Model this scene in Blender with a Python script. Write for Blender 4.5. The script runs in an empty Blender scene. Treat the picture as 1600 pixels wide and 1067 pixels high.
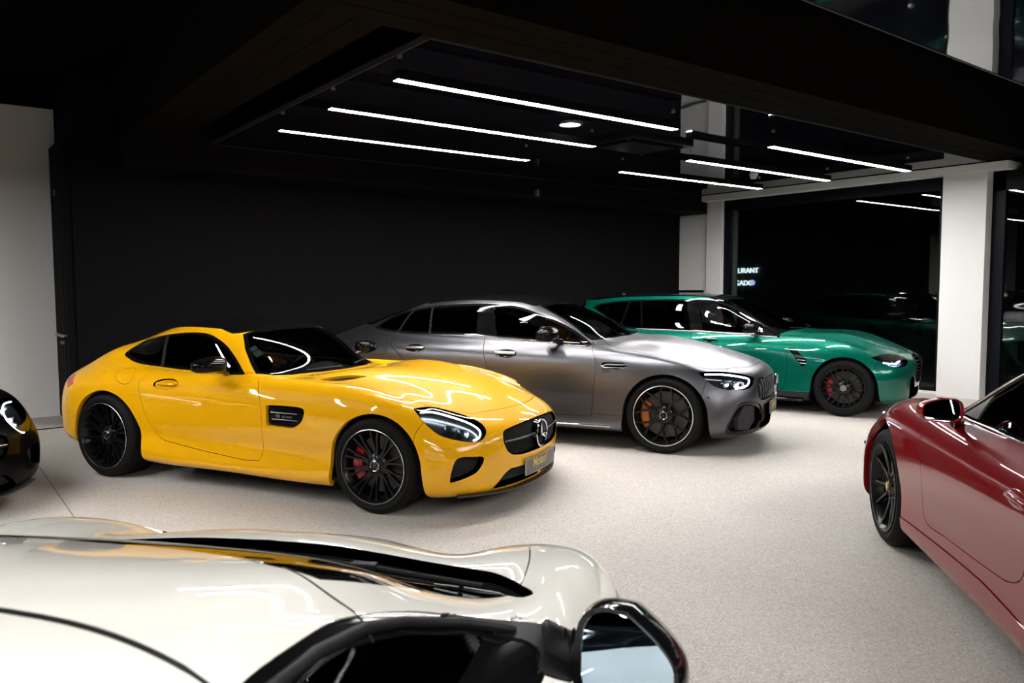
import bpy, bmesh, math, random
import numpy as np
from mathutils import Vector, Matrix
SC = bpy.context.scene
COL = bpy.context.collection
# ---------------------------------------------------------------- camera
cam_d = bpy.data.cameras.new('camera'); cam = bpy.data.objects.new('camera', cam_d); COL.objects.link(cam)
CAM_YAW, CAM_PITCH, CAM_ROLL, CAM_H = 0.9185, 0.0701, -0.0038, 1.5484
def _cam():
    cp, sp = math.cos(CAM_PITCH), math.sin(CAM_PITCH)
    fw = Vector((math.cos(CAM_YAW)*cp, math.sin(CAM_YAW)*cp, -sp)); rt = Vector((math.sin(CAM_YAW), -math.cos(CAM_YAW), 0))
    up = rt.cross(fw); c, s = math.cos(CAM_ROLL), math.sin(CAM_ROLL)
    r2 = c*rt+s*up; u2 = -s*rt+c*up
    m = Matrix((r2, u2, -fw)).transposed().to_4x4(); m.translation = (0, 0, CAM_H)
    return m
cam.matrix_world = _cam()
cam_d.sensor_width = 36; cam_d.lens = 36*1216.23/1600; cam_d.clip_start = .05; cam_d.clip_end = 200
cam_d.dof.use_dof = True; cam_d.dof.focus_distance = 6.0; cam_d.dof.aperture_fstop = 5.6
SC.camera = cam
# ---------------------------------------------------------------- world (night outside), exposure
w = bpy.data.worlds.new('night'); SC.world = w; w.use_nodes = True
w.node_tree.nodes['Background'].inputs['Color'].default_value = (.02, .025, .035, 1)
w.node_tree.nodes['Background'].inputs['Strength'].default_value = .02
SC.view_settings.view_transform = 'Standard'; SC.view_settings.look = 'None'
SC.view_settings.gamma = 1; SC.view_settings.use_curve_mapping = False
SC.view_settings.exposure = 2.42
LIGHT_STRENGTH = 20.0        # radiance of the linear ceiling lamps
# ---------------------------------------------------------------- materials
def nmat(name):
    m = bpy.data.materials.new(name); m.use_nodes = True
    return m, m.node_tree.nodes, m.node_tree.links, m.node_tree.nodes['Principled BSDF']
def mat(name, col, rough=.5, metal=0, coat=0, spec=.5, noise=0, bump=0, scale=40, coat_rough=.03, emit=None, estr=1, ior=None):
    m, n, l, b = nmat(name)
    b.inputs['Base Color'].default_value = (*col, 1); b.inputs['Roughness'].default_value = rough
    b.inputs['Metallic'].default_value = metal; b.inputs['Coat Weight'].default_value = coat
    b.inputs['Coat Roughness'].default_value = coat_rough; b.inputs['Specular IOR Level'].default_value = spec
    if ior: b.inputs['IOR'].default_value = ior
    if emit: b.inputs['Emission Color'].default_value = (*emit, 1); b.inputs['Emission Strength'].default_value = estr
    if noise or bump:
        t = n.new('ShaderNodeTexCoord'); x = n.new('ShaderNodeTexNoise'); x.inputs['Scale'].default_value = scale; x.inputs['Detail'].default_value = 6
        l.new(t.outputs['Object'], x.inputs['Vector'])
        if noise:
            r = n.new('ShaderNodeMixRGB'); r.blend_type = 'MIX'
            r.inputs[1].default_value = (*[c*(1-noise) for c in col], 1); r.inputs[2].default_value = (*[min(1, c*(1+noise)) for c in col], 1)
            l.new(x.outputs['Fac'], r.inputs[0]); l.new(r.outputs[0], b.inputs['Base Color'])
        if bump:
            u = n.new('ShaderNodeBump'); u.inputs['Strength'].default_value = bump; u.inputs['Distance'].default_value = .01
            l.new(x.outputs['Fac'], u.inputs['Height']); l.new(u.outputs[0], b.inputs['Normal'])
    return m
def paint(name, col, metal=0., rough=.35, coat=1., flake=0., spec=.08, coat_rough=.02):
    """car paint: base coat with faint flake sparkle under clear lacquer"""
    m, n, l, b = nmat(name)
    b.inputs['Base Color'].default_value = (*col, 1); b.inputs['Metallic'].default_value = metal; b.inputs['Roughness'].default_value = rough
    b.inputs['Coat Weight'].default_value = coat; b.inputs['Coat Roughness'].default_value = coat_rough; b.inputs['Specular IOR Level'].default_value = spec
    if flake:
        t = n.new('ShaderNodeTexCoord'); v = n.new('ShaderNodeTexVoronoi'); v.inputs['Scale'].default_value = 900
        mr = n.new('ShaderNodeMapRange'); mr.inputs[3].default_value = rough-flake; mr.inputs[4].default_value = rough+flake
        sp = n.new('ShaderNodeSeparateColor')
        l.new(t.outputs['Object'], v.inputs['Vector']); l.new(v.outputs['Color'], sp.inputs[0]); l.new(sp.outputs[0], mr.inputs[0]); l.new(mr.outputs[0], b.inputs['Roughness'])
    return m
def glass(name, tint, rough=0.0, ior=1.5):
    """thin pane: tinted see-through plus mirror reflection by angle"""
    m = bpy.data.materials.new(name); m.use_nodes = True; n = m.node_tree.nodes; l = m.node_tree.links; n.clear()
    o = n.new('ShaderNodeOutputMaterial'); mx = n.new('ShaderNodeMixShader'); t = n.new('ShaderNodeBsdfTransparent'); g = n.new('ShaderNodeBsdfGlossy'); f = n.new('ShaderNodeFresnel')
    t.inputs[0].default_value = (*tint, 1); g.inputs['Roughness'].default_value = rough; f.inputs[0].default_value = ior
    l.new(f.outputs[0], mx.inputs[0]); l.new(t.outputs[0], mx.inputs[1]); l.new(g.outputs[0], mx.inputs[2]); l.new(mx.outputs[0], o.inputs[0])
    return m
def emis(name, col, s):
    m = bpy.data.materials.new(name); m.use_nodes = True; n = m.node_tree.nodes; l = m.node_tree.links; n.clear()
    o = n.new('ShaderNodeOutputMaterial'); e = n.new('ShaderNodeEmission'); e.inputs[0].default_value = (*col, 1); e.inputs[1].default_value = s
    l.new(e.outputs[0], o.inputs[0]); return m
# ---------------------------------------------------------------- object helpers
def link(name, me, m=None, parent=None):
    o = bpy.data.objects.new(name, me); COL.objects.link(o)
    if m is not None:
        for x in (m if isinstance(m, (list, tuple)) else [m]): me.materials.append(x)
    if parent is not None: o.parent = parent
    return o
def tag(o, label=None, cat=None, group=None, kind=None):
    if label: o['label'] = label
    if cat: o['category'] = cat
    if group: o['group'] = group
    if kind: o['kind'] = kind
    return o
def mesh(name, V, F, m, parent=None, smooth=False, normals=None):
    me = bpy.data.meshes.new(name)
    me.from_pydata([tuple(map(float, v)) for v in V], [], [tuple(map(int, f)) for f in F])
    if smooth: me.polygons.foreach_set('use_smooth', [True]*len(me.polygons))
    me.update()
    if normals is not None: me.normals_split_custom_set_from_vertices([tuple(map(float, q)) for q in normals])
    return link(name, me, m, parent)
class MB:
    """collects simple solids and links them as one mesh"""
    def __init__(s): s.bm = bmesh.new()
    def box(s, lo, hi, M=None, bev=0):
        c = [(a+b)/2 for a, b in zip(lo, hi)]; d = [abs(b-a) for a, b in zip(lo, hi)]
        r = bmesh.ops.create_cube(s.bm, size=1, matrix=(M or Matrix())@Matrix.Translation(c)@Matrix.Diagonal((*d, 1)))
        if bev: bmesh.ops.bevel(s.bm, geom=list({e for v in r['verts'] for e in v.link_edges}), offset=bev, segments=2, affect='EDGES', profile=.6)
        return s
    def cyl(s, p0, p1, r, r2=None, n=16, cap=True):
        p0, p1 = Vector(p0), Vector(p1); d = p1-p0
        M = Matrix.Translation((p0+p1)/2)@d.to_track_quat('Z', 'Y').to_matrix().to_4x4()
        bmesh.ops.create_cone(s.bm, cap_ends=cap, segments=n, radius1=r, radius2=r if r2 is None else r2, depth=d.length, matrix=M); return s
    def ball(s, c, r, M=None, u=16, v=10):
        bmesh.ops.create_uvsphere(s.bm, u_segments=u, v_segments=v, radius=1, matrix=(M or Matrix())@Matrix.Translation(c)@Matrix.Diagonal((*(r if isinstance(r, (tuple, list)) else (r, r, r)), 1))); return s
    def tube(s, pts, r, n=8, closed=False):
        P = [Vector(p) for p in pts]; rings = []; m = len(P); up = Vector((0, 0, 1))
        for i, p in enumerate(P):
            t = (P[(i+1) % m]-P[i-1]) if closed or 0 < i < m-1 else (P[1]-P[0] if i == 0 else P[-1]-P[-2])
            t.normalize(); a = t.cross(up)
            if a.length < 1e-3: a = t.cross(Vector((1, 0, 0)))
            a.normalize(); b = t.cross(a)
            rr = r[i] if isinstance(r, (list, tuple)) else r
            rings.append([s.bm.verts.new(p+rr*(math.cos(k*2*math.pi/n)*a+math.sin(k*2*math.pi/n)*b)) for k in range(n)])
        for i in range(m if closed else m-1):
            A, B = rings[i], rings[(i+1) % m]
            for k in range(n): s.bm.faces.new((A[k], A[(k+1) % n], B[(k+1) % n], B[k]))
        if not closed: s.bm.faces.new(rings[0][::-1]); s.bm.faces.new(rings[-1])
        return s
    def lathe(s, prof, n=48, axis='Y', c=(0, 0, 0), closed=False):
        """prof: (radius, offset along axis)"""
        rings = []
        for r, h in prof:
            row = []
            for k in range(n):
                a = 2*math.pi*k/n; x, z = r*math.cos(a), r*math.sin(a)
                v = {'Y': (x, h, z), 'Z': (x, z, h), 'X': (h, x, z)}[axis]
                row.append(s.bm.verts.new((v[0]+c[0], v[1]+c[1], v[2]+c[2])))
            rings.append(row)
        m = len(rings)
        for i in range(m if closed else m-1):
            A, B = rings[i], rings[(i+1) % m]
            for k in range(n): s.bm.faces.new((A[k], A[(k+1) % n], B[(k+1) % n], B[k]))
        return s
    def prism(s, poly, h0, h1, axis='Y', M=None):
        """closed 2-D outline extruded along an axis between h0 and h1"""
        def pt(p, h): return {'Y': (p[0], h, p[1]), 'Z': (p[0], p[1], h), 'X': (h, p[0], p[1])}[axis]
        M = M or Matrix()
        A = [s.bm.verts.new(M@Vector(pt(p, h0))) for p in poly]; B = [s.bm.verts.new(M@Vector(pt(p, h1))) for p in poly]
        n = len(poly)
        for k in range(n): s.bm.faces.new((A[k], A[(k+1) % n], B[(k+1) % n], B[k]))
        s.bm.faces.new(A[::-1]); s.bm.faces.new(B); return s
    def raw(s, V, F):
        vs = [s.bm.verts.new(tuple(map(float, v))) for v in V]
        for f in F:
            try: s.bm.faces.new([vs[int(i)] for i in f])
            except ValueError: pass
        return s
    def build(s, name, m, parent=None, smooth=None):
        bmesh.ops.recalc_face_normals(s.bm, faces=s.bm.faces)
        me = bpy.data.meshes.new(name); s.bm.to_mesh(me); s.bm.free()
        if smooth is not None:
            me.polygons.foreach_set('use_smooth', [True]*len(me.polygons))
            try: me.set_sharp_from_angle(angle=math.radians(smooth))
            except Exception: pass
        return link(name, me, m, parent)
def empty(name, loc=(0, 0, 0), rz=0, parent=None):
    o = bpy.data.objects.new(name, None); COL.objects.link(o); o.location = loc; o.rotation_euler = (0, 0, rz); o.empty_display_size = .1
    if parent is not None: o.parent = parent
    return o
# ---------------------------------------------------------------- numpy core: spline surfaces, cutting
def nat_spline(t, P, te):
    """C2 cubic spline through P (n,k) at knots t, evaluated at te (natural ends)."""
    n = len(t); h = np.diff(t)
    A = np.zeros((n, n)); R = np.zeros((n, P.shape[1]))
    A[0, 0] = A[-1, -1] = 1
    for i in range(1, n-1):
        A[i, i-1], A[i, i], A[i, i+1] = h[i-1], 2*(h[i-1]+h[i]), h[i]
        R[i] = 6*((P[i+1]-P[i])/h[i]-(P[i]-P[i-1])/h[i-1])
    M = np.linalg.solve(A, R)
    k = np.clip(np.searchsorted(t, te, side='right')-1, 0, n-2)
    a = (t[k+1]-te)[:, None]; b = (te-t[k])[:, None]; hh = h[k][:, None]
    return (M[k]*a**3+M[k+1]*b**3)/(6*hh)+(P[k]/hh-M[k]*hh/6)*a+(P[k+1]/hh-M[k+1]*hh/6)*b

def pchip(x, y, xe):
    h = np.diff(x); d = np.diff(y)/h
    m = np.zeros(len(x)); m[0], m[-1] = d[0], d[-1]
    for i in range(1, len(x)-1):
        if d[i-1]*d[i] > 0:
            w1, w2 = 2*h[i]+h[i-1], h[i]+2*h[i-1]
            m[i] = (w1+w2)/(w1/d[i-1]+w2/d[i])
    k = np.clip(np.searchsorted(x, xe, side='right')-1, 0, len(x)-2)
    s = (xe-x[k])/h[k]
    return (y[k]*(1+2*s)*(1-s)**2+m[k]*h[k]*s*(1-s)**2+y[k+1]*s*s*(3-2*s)+m[k+1]*h[k]*s*s*(s-1))

def ring_curve(P, ue):
    """curve through control points P (symmetric about y=0 at both ends) sampled at index parameter ue"""
    mir = np.array([1, -1, 1])
    E = np.vstack([P[2:0:-1]*mir, P, P[-2:-4:-1]*mir])
    t = np.concatenate([[0], np.cumsum(np.maximum(np.linalg.norm(np.diff(E, axis=0), axis=1), 1e-4)**.75)])
    te = pchip(np.arange(len(E))-2.0, t, ue)
    return nat_spline(t, E, te)

def body_grid(tab, Nu, Nv, smooth=2, uv=False):
    """tab: list of rings, each (X, Y, Z) rows. returns grid (Nv, Nu, 3) for the half y>=0"""
    K = len(tab); n = len(tab[0][0])
    ue = np.linspace(0, n-1, Nu)
    R = np.stack([ring_curve(np.array(r, float).T, ue) for r in tab])      # K,Nu,3
    R[:, 0, 1] = 0; R[:, -1, 1] = 0
    mir = np.array([1, -1, 1])
    E = np.concatenate([R, R[-2:-4:-1]*mir])                               # ghost rings past the spine
    G = np.zeros((Nv, Nu, 3))
    tt = np.linalg.norm(np.diff(E, axis=0), axis=2)
    tt = np.maximum(tt, 1e-3)**.75
    # knot spacing shared smoothly along u
    T = np.concatenate([np.zeros((1, Nu)), np.cumsum(tt, axis=0)])
    Tm = T.mean(axis=1)
    ve = np.linspace(0, Tm[K-1], Nv)
    vi = pchip(Tm, np.arange(len(Tm))*1.0, ve)
    for j in range(Nu):
        te = pchip(np.arange(len(E))*1.0, T[:, j], vi)
        G[:, j] = nat_spline(T[:, j], E[:, j], te)
    for _ in range(smooth):
        H = G.copy()
        H[1:-1] += .25*(G[:-2]+G[2:]-2*G[1:-1])
        Q = H.copy()
        Q[:, 1:-1] += .25*(H[:, :-2]+H[:, 2:]-2*H[:, 1:-1])
        G = Q
    G[:, 0, 1] = 0; G[:, -1, 1] = 0; G[-1, :, 1] = 0
    G[..., 1] = np.maximum(G[..., 1], 0)
    if uv: return G, np.stack(np.broadcast_arrays(ue[None, :], vi[:, None]), -1)
    return G

def grid_tris(Nv, Nu):
    i, j = np.meshgrid(np.arange(Nv-1), np.arange(Nu-1), indexing='ij')
    a = (i*Nu+j).ravel(); b = a+1; c = a+Nu; d = c+1
    return np.concatenate([np.stack([a, b, d], 1), np.stack([a, d, c], 1)])

def grid_normals(G):
    E = np.concatenate([G, (G[-2:-3:-1])*np.array([1, -1, 1])])
    dv = np.gradient(E, axis=0)[:-1]
    M = np.array([1, -1, 1])
    F = np.concatenate([G[:, 1:2]*M, G, G[:, -2:-1]*M], axis=1)
    du = (F[:, 2:]-F[:, :-2])
    N = np.cross(du, dv)
    L = np.linalg.norm(N, axis=2, keepdims=True)
    N = N/np.maximum(L, 1e-12)
    bad = L[..., 0] < 1e-10
    N[bad] = (0, 0, 1)
    return N

def smooth_poly(pts, closed=True, n=8, corner=()):
    """Catmull-Rom through 2-D (or 3-D) points; indices in corner stay sharp"""
    P = np.array(pts, float); m = len(P); out = []
    rng = range(m if closed else m-1)
    for i in rng:
        p1, p2 = P[i], P[(i+1) % m]
        p0 = P[(i-1) % m] if (closed or i > 0) else 2*p1-p2
        p3 = P[(i+2) % m] if (closed or i < m-2) else 2*p2-p1
        if i in corner: p0 = 2*p1-p2
        if (i+1) % m in corner: p3 = 2*p2-p1
        L0 = max(np.linalg.norm(p1-p0), 1e-9)**.5; L1 = max(np.linalg.norm(p2-p1), 1e-9)**.5; L2 = max(np.linalg.norm(p3-p2), 1e-9)**.5
        m1 = (p1-p0)/L0-(p2-p0)/(L0+L1)+(p2-p1)/L1
        m2 = (p2-p1)/L1-(p3-p1)/(L1+L2)+(p3-p2)/L2
        m1 = m1*L1; m2 = m2*L1
        s = np.linspace(0, 1, n, endpoint=False)[:, None]
        out.append(p1*(2*s**3-3*s*s+1)+m1*(s**3-2*s*s+s)+p2*(3*s*s-2*s**3)+m2*(s**3-s*s))
    out = np.concatenate(out)
    if not closed: out = np.vstack([out, P[-1]])
    return out

def poly_sd(poly, q):
    """signed distance (negative inside) of points q to closed polygon"""
    a = poly; b = np.roll(poly, -1, axis=0)
    d2 = np.full(len(q), 1e9); inside = np.zeros(len(q), bool)
    for p0, p1 in zip(a, b):
        e = p1-p0; w = q-p0
        L = e@e
        if L < 1e-14: continue
        t = np.clip((w@e)/L, 0, 1)
        r = w-t[:, None]*e
        d2 = np.minimum(d2, (r*r).sum(1))
        c = ((p0[1] <= q[:, 1]) != (p1[1] <= q[:, 1]))
        if c.any():
            xi = p0[0]+(q[:, 1]-p0[1])*(e[0]/(e[1] if abs(e[1]) > 1e-12 else 1e-12))
            inside ^= c & (q[:, 0] < xi)
    d = np.sqrt(d2)
    return np.where(inside, -d, d)

AX = {'xz': (0, 2), 'yz': (1, 2), 'xy': (0, 1)}
def plane_axes(d):
    d = np.array(d, float); d /= np.linalg.norm(d)
    e1 = np.cross((0, 0, 1) if abs(d[2]) < .95 else (0, 1, 0), d); e1 /= np.linalg.norm(e1)
    return np.stack([e1, np.cross(d, e1)]), d

class Shell:
    """triangle soup of one body half (y >= 0) with labels; cut() splits triangles along an outline and relabels its inside"""
    def __init__(s, tab, Nu=210, Nv=124):
        G, U = body_grid(tab, Nu, Nv, 8, True)
        s.V = G.reshape(-1, 3).copy(); s.N = grid_normals(G).reshape(-1, 3); s.U = U.reshape(-1, 2).copy()
        T = grid_tris(Nv, Nu)
        A = np.linalg.norm(np.cross(s.V[T[:, 1]]-s.V[T[:, 0]], s.V[T[:, 2]]-s.V[T[:, 0]]), axis=1)
        s.T = T[A > 1e-12]; s.L = np.zeros(len(s.T), int); s.names = ['body']
        s.T0 = s.T.copy(); s.V0 = s.V.copy(); s.N0 = s.N.copy()
    def lab(s, name):
        if name not in s.names: s.names.append(name)
        return s.names.index(name)
    def split(s, g, mask):
        g = np.where(np.abs(g) < 4e-4, 0.0, g)
        T, L = s.T, s.L; gt = g[T]
        cr = mask & (gt.max(1) > 0) & (gt.min(1) < 0)
        C = T[cr]; CL = L[cr]; Gc = gt[cr]
        newT = [T[~cr]]; newL = [L[~cr]]
        E = np.sort(np.concatenate([C[:, [0, 1]], C[:, [1, 2]], C[:, [2, 0]]]), axis=1)
        ge = g[E]; U = np.unique(E[(ge[:, 0]*ge[:, 1]) < 0], axis=0)
        n0 = len(s.V)
        if len(U):
            a, b = U[:, 0], U[:, 1]; t = (g[a]/(g[a]-g[b]))[:, None]
            s.V = np.vstack([s.V, s.V[a]*(1-t)+s.V[b]*t]); s.U = np.vstack([s.U, s.U[a]*(1-t)+s.U[b]*t])
            nn = s.N[a]*(1-t)+s.N[b]*t
            s.N = np.vstack([s.N, nn/np.linalg.norm(nn, axis=1, keepdims=True)])
        key = {(int(x), int(y)): n0+i for i, (x, y) in enumerate(U)}
        out = []; outL = []
        for tri, gv, l in zip(C.tolist(), Gc.tolist(), CL.tolist()):
            poly = []
            for k in range(3):
                a, b = tri[k], tri[(k+1) % 3]
                poly.append((a, gv[k]))
                if gv[k]*gv[(k+1) % 3] < 0: poly.append((key[(min(a, b), max(a, b))], 0.0))
            for sgn in (1, -1):
                q = [v for v, x in poly if x*sgn >= 0]
                for k in range(1, len(q)-1): out.append((q[0], q[k], q[k+1])); outL.append(l)
        if out: newT.append(np.array(out)); newL.append(np.array(outL))
        s.T = np.concatenate(newT); s.L = np.concatenate(newL)
    def cut(s, name, poly, d='xz', on=('body',), grow=0., face=.02, box=None):
        """relabel what lies inside the outline (seen along d; 'uv' = ring space) as name"""
        if d == 'uv': Q = s.U; poly = np.array(poly, float); D = None; pad = .3
        else:
            d = {'xz': (0, 1, 0), 'xy': (0, 0, 1), 'yz': (1, 0, 0)}.get(d, d) if isinstance(d, str) else d
            A, D = plane_axes(d); poly = np.array(poly, float); pad = .08
            if poly.shape[1] == 2:
                k = [i for i in range(3) if abs(D[i]) < .5]
                p3 = np.zeros((len(poly), 3)); p3[:, k[0]] = poly[:, 0]; p3[:, k[1]] = poly[:, 1]; poly = p3
            poly = poly@A.T
        def mask():
            Qm = (Q if d == 'uv' else s.V@A.T)
            m = np.isin(s.L, [s.lab(o) for o in on])
            c = Qm[s.T].mean(1); lo = poly.min(0)-pad; hi = poly.max(0)+pad
            m &= ((c > lo) & (c < hi)).all(1)
            if D is not None: m &= (s.N[s.T].mean(1)@D) > face
            if box is not None:
                c3 = s.V[s.T].mean(1); m &= ((c3 >= np.array(box[0])) & (c3 <= np.array(box[1]))).all(1)
            return m
        m = mask()
        if not m.any(): return
        vid = np.unique(s.T[m]); g = np.full(len(s.V), 1e3)
        g[vid] = poly_sd(poly, (Q if d == 'uv' else s.V@A.T)[vid])-grow
        s.split(g, m)
        if d == 'uv': Q = s.U
        m = mask(); c = (Q if d == 'uv' else s.V@A.T)[s.T[m]].mean(1)
        idx = np.where(m)[0][poly_sd(poly, c)-grow < 0]
        s.L[idx] = s.lab(name)
    def at(s, a, b, d='xz'):
        """point and normal on the uncut surface seen along d at (a, b)"""
        i, j, k = {'xz': (0, 2, 1), 'xy': (0, 1, 2), 'yz': (1, 2, 0)}[d]
        A = s.V0[s.T0]; p, q, r = A[:, 0], A[:, 1], A[:, 2]
        w = (q[:, i]-p[:, i])*(r[:, j]-p[:, j])-(r[:, i]-p[:, i])*(q[:, j]-p[:, j]); w = np.where(np.abs(w) < 1e-12, 1e-12, w)
        u = ((a-p[:, i])*(r[:, j]-p[:, j])-(r[:, i]-p[:, i])*(b-p[:, j]))/w
        v = ((q[:, i]-p[:, i])*(b-p[:, j])-(a-p[:, i])*(q[:, j]-p[:, j]))/w
        m = np.where((u >= -1e-3) & (v >= -1e-3) & (u+v <= 1.001))[0]
        if not len(m):
            n = np.argmin((s.V0[:, i]-a)**2+(s.V0[:, j]-b)**2-.001*s.V0[:, k]); return s.V0[n], s.N0[n]
        P = p[m]*(1-u[m]-v[m])[:, None]+q[m]*u[m][:, None]+r[m]*v[m][:, None]
        n = np.argmax(P[:, k]); t = s.T0[m[n]]
        N = s.N0[t[0]]*(1-u[m[n]]-v[m[n]])+s.N0[t[1]]*u[m[n]]+s.N0[t[2]]*v[m[n]]
        return P[n], N/np.linalg.norm(N)
    def part(s, names, gap=.002, rim=.02, off=0., sym=True):
        """vertices, normals, faces of the named regions: edges drawn back by gap and folded inward by rim"""
        T = s.T[np.isin(s.L, [s.lab(n) for n in ([names] if isinstance(names, str) else names)])]
        u, T = np.unique(T, return_inverse=True); T = T.reshape(-1, 3)
        V = s.V[u].copy(); N = s.N[u].copy()
        if not len(T): return V, N, []
        E = np.concatenate([T[:, [0, 1]], T[:, [1, 2]], T[:, [2, 0]]]); O = np.concatenate([T[:, 2], T[:, 0], T[:, 1]])
        k = np.sort(E, axis=1); _, inv, cnt = np.unique(k, axis=0, return_inverse=True, return_counts=True)
        b = cnt[inv.ravel()] == 1
        if sym: b &= ~((np.abs(V[E[:, 0], 1]) < 1e-5) & (np.abs(V[E[:, 1], 1]) < 1e-5))
        E, O = E[b], O[b]
        acc = np.zeros_like(V); e = V[E[:, 1]]-V[E[:, 0]]; L = np.maximum(np.linalg.norm(e, axis=1, keepdims=True), 1e-9)
        n = (N[E[:, 0]]+N[E[:, 1]])/2; ins = np.cross(n, e/L); ins /= np.maximum(np.linalg.norm(ins, axis=1, keepdims=True), 1e-9)
        for c in (0, 1): np.add.at(acc, E[:, c], ins*L)
        la = np.linalg.norm(acc, axis=1, keepdims=True); acc = np.where(la > 1e-9, acc/np.maximum(la, 1e-9), 0)
        bv = np.unique(E); sy = np.abs(V[:, 1]) < 1e-5
        if gap: V[bv] += gap*acc[bv]
        if sym: V[sy, 1] = 0
        if off: V = V-N*off
        F = T.tolist()
        if rim and len(E):
            mp = -np.ones(len(V), int); mp[bv] = np.arange(len(bv)); n0 = len(V); m = len(bv)
            top = V[bv]; low = top-N[bv]*rim
            if sym: low[sy[bv], 1] = 0
            V = np.vstack([V, top, low]); N = np.vstack([N, -acc[bv], -acc[bv]])
            for a, c in E: F.append([n0+mp[c], n0+mp[a], n0+m+mp[a], n0+m+mp[c]])
        return V, N, F
# ---------------------------------------------------------------- showroom shell
def struct(o, label=None): o['kind'] = 'structure'; return o
def floor_mat():
    m, n, l, b = nmat('quartz_resin_floor')
    t = n.new('ShaderNodeTexCoord'); a = n.new('ShaderNodeTexVoronoi'); a.inputs['Scale'].default_value = 190
    a2 = n.new('ShaderNodeTexVoronoi'); a2.inputs['Scale'].default_value = 120
    c = n.new('ShaderNodeTexNoise'); c.inputs['Scale'].default_value = .8; c.inputs['Detail'].default_value = 4
    sp = n.new('ShaderNodeSeparateColor'); sp2 = n.new('ShaderNodeSeparateColor')
    mx = n.new('ShaderNodeMath'); mx.operation = 'ADD'; h = n.new('ShaderNodeMath'); h.operation = 'MULTIPLY'; h.inputs[1].default_value = .5
    r = n.new('ShaderNodeValToRGB'); e = r.color_ramp.elements; e[0].position = .05; e[1].position = .95
    e[0].color = (.34, .315, .287, 1); e[1].color = (.62, .583, .545, 1); k = e.new(.5); k.color = (.475, .445, .41, 1)
    g = n.new('ShaderNodeMapRange'); g.inputs[1].default_value = .3; g.inputs[2].default_value = .7; g.inputs[3].default_value = .93; g.inputs[4].default_value = 1.04
    q = n.new('ShaderNodeVectorMath'); q.operation = 'SCALE'
    for v in (a, a2, c): l.new(t.outputs['Object'], v.inputs['Vector'])
    l.new(a.outputs['Color'], sp.inputs[0]); l.new(a2.outputs['Color'], sp2.inputs[0])
    l.new(sp.outputs[0], mx.inputs[0]); l.new(sp2.outputs[0], mx.inputs[1]); l.new(mx.outputs[0], h.inputs[0]); l.new(h.outputs[0], r.inputs[0])
    l.new(c.outputs['Fac'], g.inputs[0]); l.new(r.outputs[0], q.inputs[0]); l.new(g.outputs[0], q.inputs['Scale']); l.new(q.outputs[0], b.inputs['Base Color'])
    b.inputs['Roughness'].default_value = .6; b.inputs['Specular IOR Level'].default_value = .3
    return m
M_floor = floor_mat()
M_white = mat('white_plaster', (.72, .71, .70), .75, bump=.08, scale=60, noise=.03)
M_char = mat('charcoal_wall_paint', (.0060, .0055, .0066), .7, spec=.04, bump=.1, scale=90, noise=.1)
M_black = mat('black_void_paint', (.0012, .0012, .0015), .9, spec=.02)
M_navy = mat('dark_navy_frame', (.003, .0035, .008), .45, spec=.12)
M_conc = mat('dark_painted_concrete', (.0052, .0042, .0032), .85, spec=.03, noise=.5, bump=.4, scale=7)
M_joint = mat('floor_joint_filler', (.22, .20, .18), .8)
def stretch_mat():
    m, n, l, b = nmat('black_gloss_stretch_film')
    b.inputs['Base Color'].default_value = (.004, .004, .008, 1); b.inputs['Roughness'].default_value = .03; b.inputs['IOR'].default_value = 2.3
    t = n.new('ShaderNodeTexCoord'); x = n.new('ShaderNodeTexNoise'); x.inputs['Scale'].default_value = 1.3; x.inputs['Detail'].default_value = 1
    u = n.new('ShaderNodeBump'); u.inputs['Strength'].default_value = .12; u.inputs['Distance'].default_value = .02
    l.new(t.outputs['Object'], x.inputs['Vector']); l.new(x.outputs['Fac'], u.inputs['Height']); l.new(u.outputs[0], b.inputs['Normal'])
    return m
M_film = stretch_mat()
M_alu = mat('thin_aluminium_trim', (.35, .35, .36), .35, .9)
M_edge = mat('dark_edge_profile', (.035, .035, .038), .5, spec=.2)
X0, Y0 = -7.0, -7.0           # far corner of the hall behind the camera
def sbox(name, lo, hi, m, bev=0): return struct(MB().box(lo, hi, bev=bev).build(name, m))
sbox('floor', (X0, Y0, -.12), (11.5, 10.95, 0), M_floor)
j = MB().box((.78, -6.9, 0), (.788, 10.8, .0012)); struct(j.build('trim_1', M_joint))
sbox('wall_back', (1.42, 9.9, 0), (11.75, 10.95, 4.2), M_char)
sbox('wall_left', (X0, 10.85, 0), (1.40, 11.0, 3.68), M_white)
sbox('trim_2', (X0, 10.75, 3.68), (1.42, 11.0, 4.2), M_black)
sbox('wall_side', (X0-.15, Y0, 0), (X0, 11.0, 4.2), M_char)
sbox('wall_rear', (X0, Y0-.15, 0), (11.75, Y0, 4.2), M_char)
sbox('ceiling', (X0, Y0, 3.9), (11.75, 10.95, 4.2), M_black)
def panel(name, lo, hi):
    p = struct(MB().box((lo[0], lo[1], 3.17), (hi[0], hi[1], 3.20)).build(name, M_film))
    e = MB()
    for a, b in (((lo[0]-.012, lo[1], 3.166), (lo[0], hi[1], 3.21)), ((lo[0], lo[1]-.012, 3.166), (hi[0], lo[1], 3.21)), ((lo[0], hi[1], 3.166), (hi[0], hi[1]+.012, 3.21))): e.box(a, b)
    e.build('edge_profile', M_edge, p)
    return p
panel('ceiling_panel', (2.75, 4.47), (11.3, 9.15))
panel('ceiling_panel_front', (2.75, Y0), (11.3, 2.6))
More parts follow.
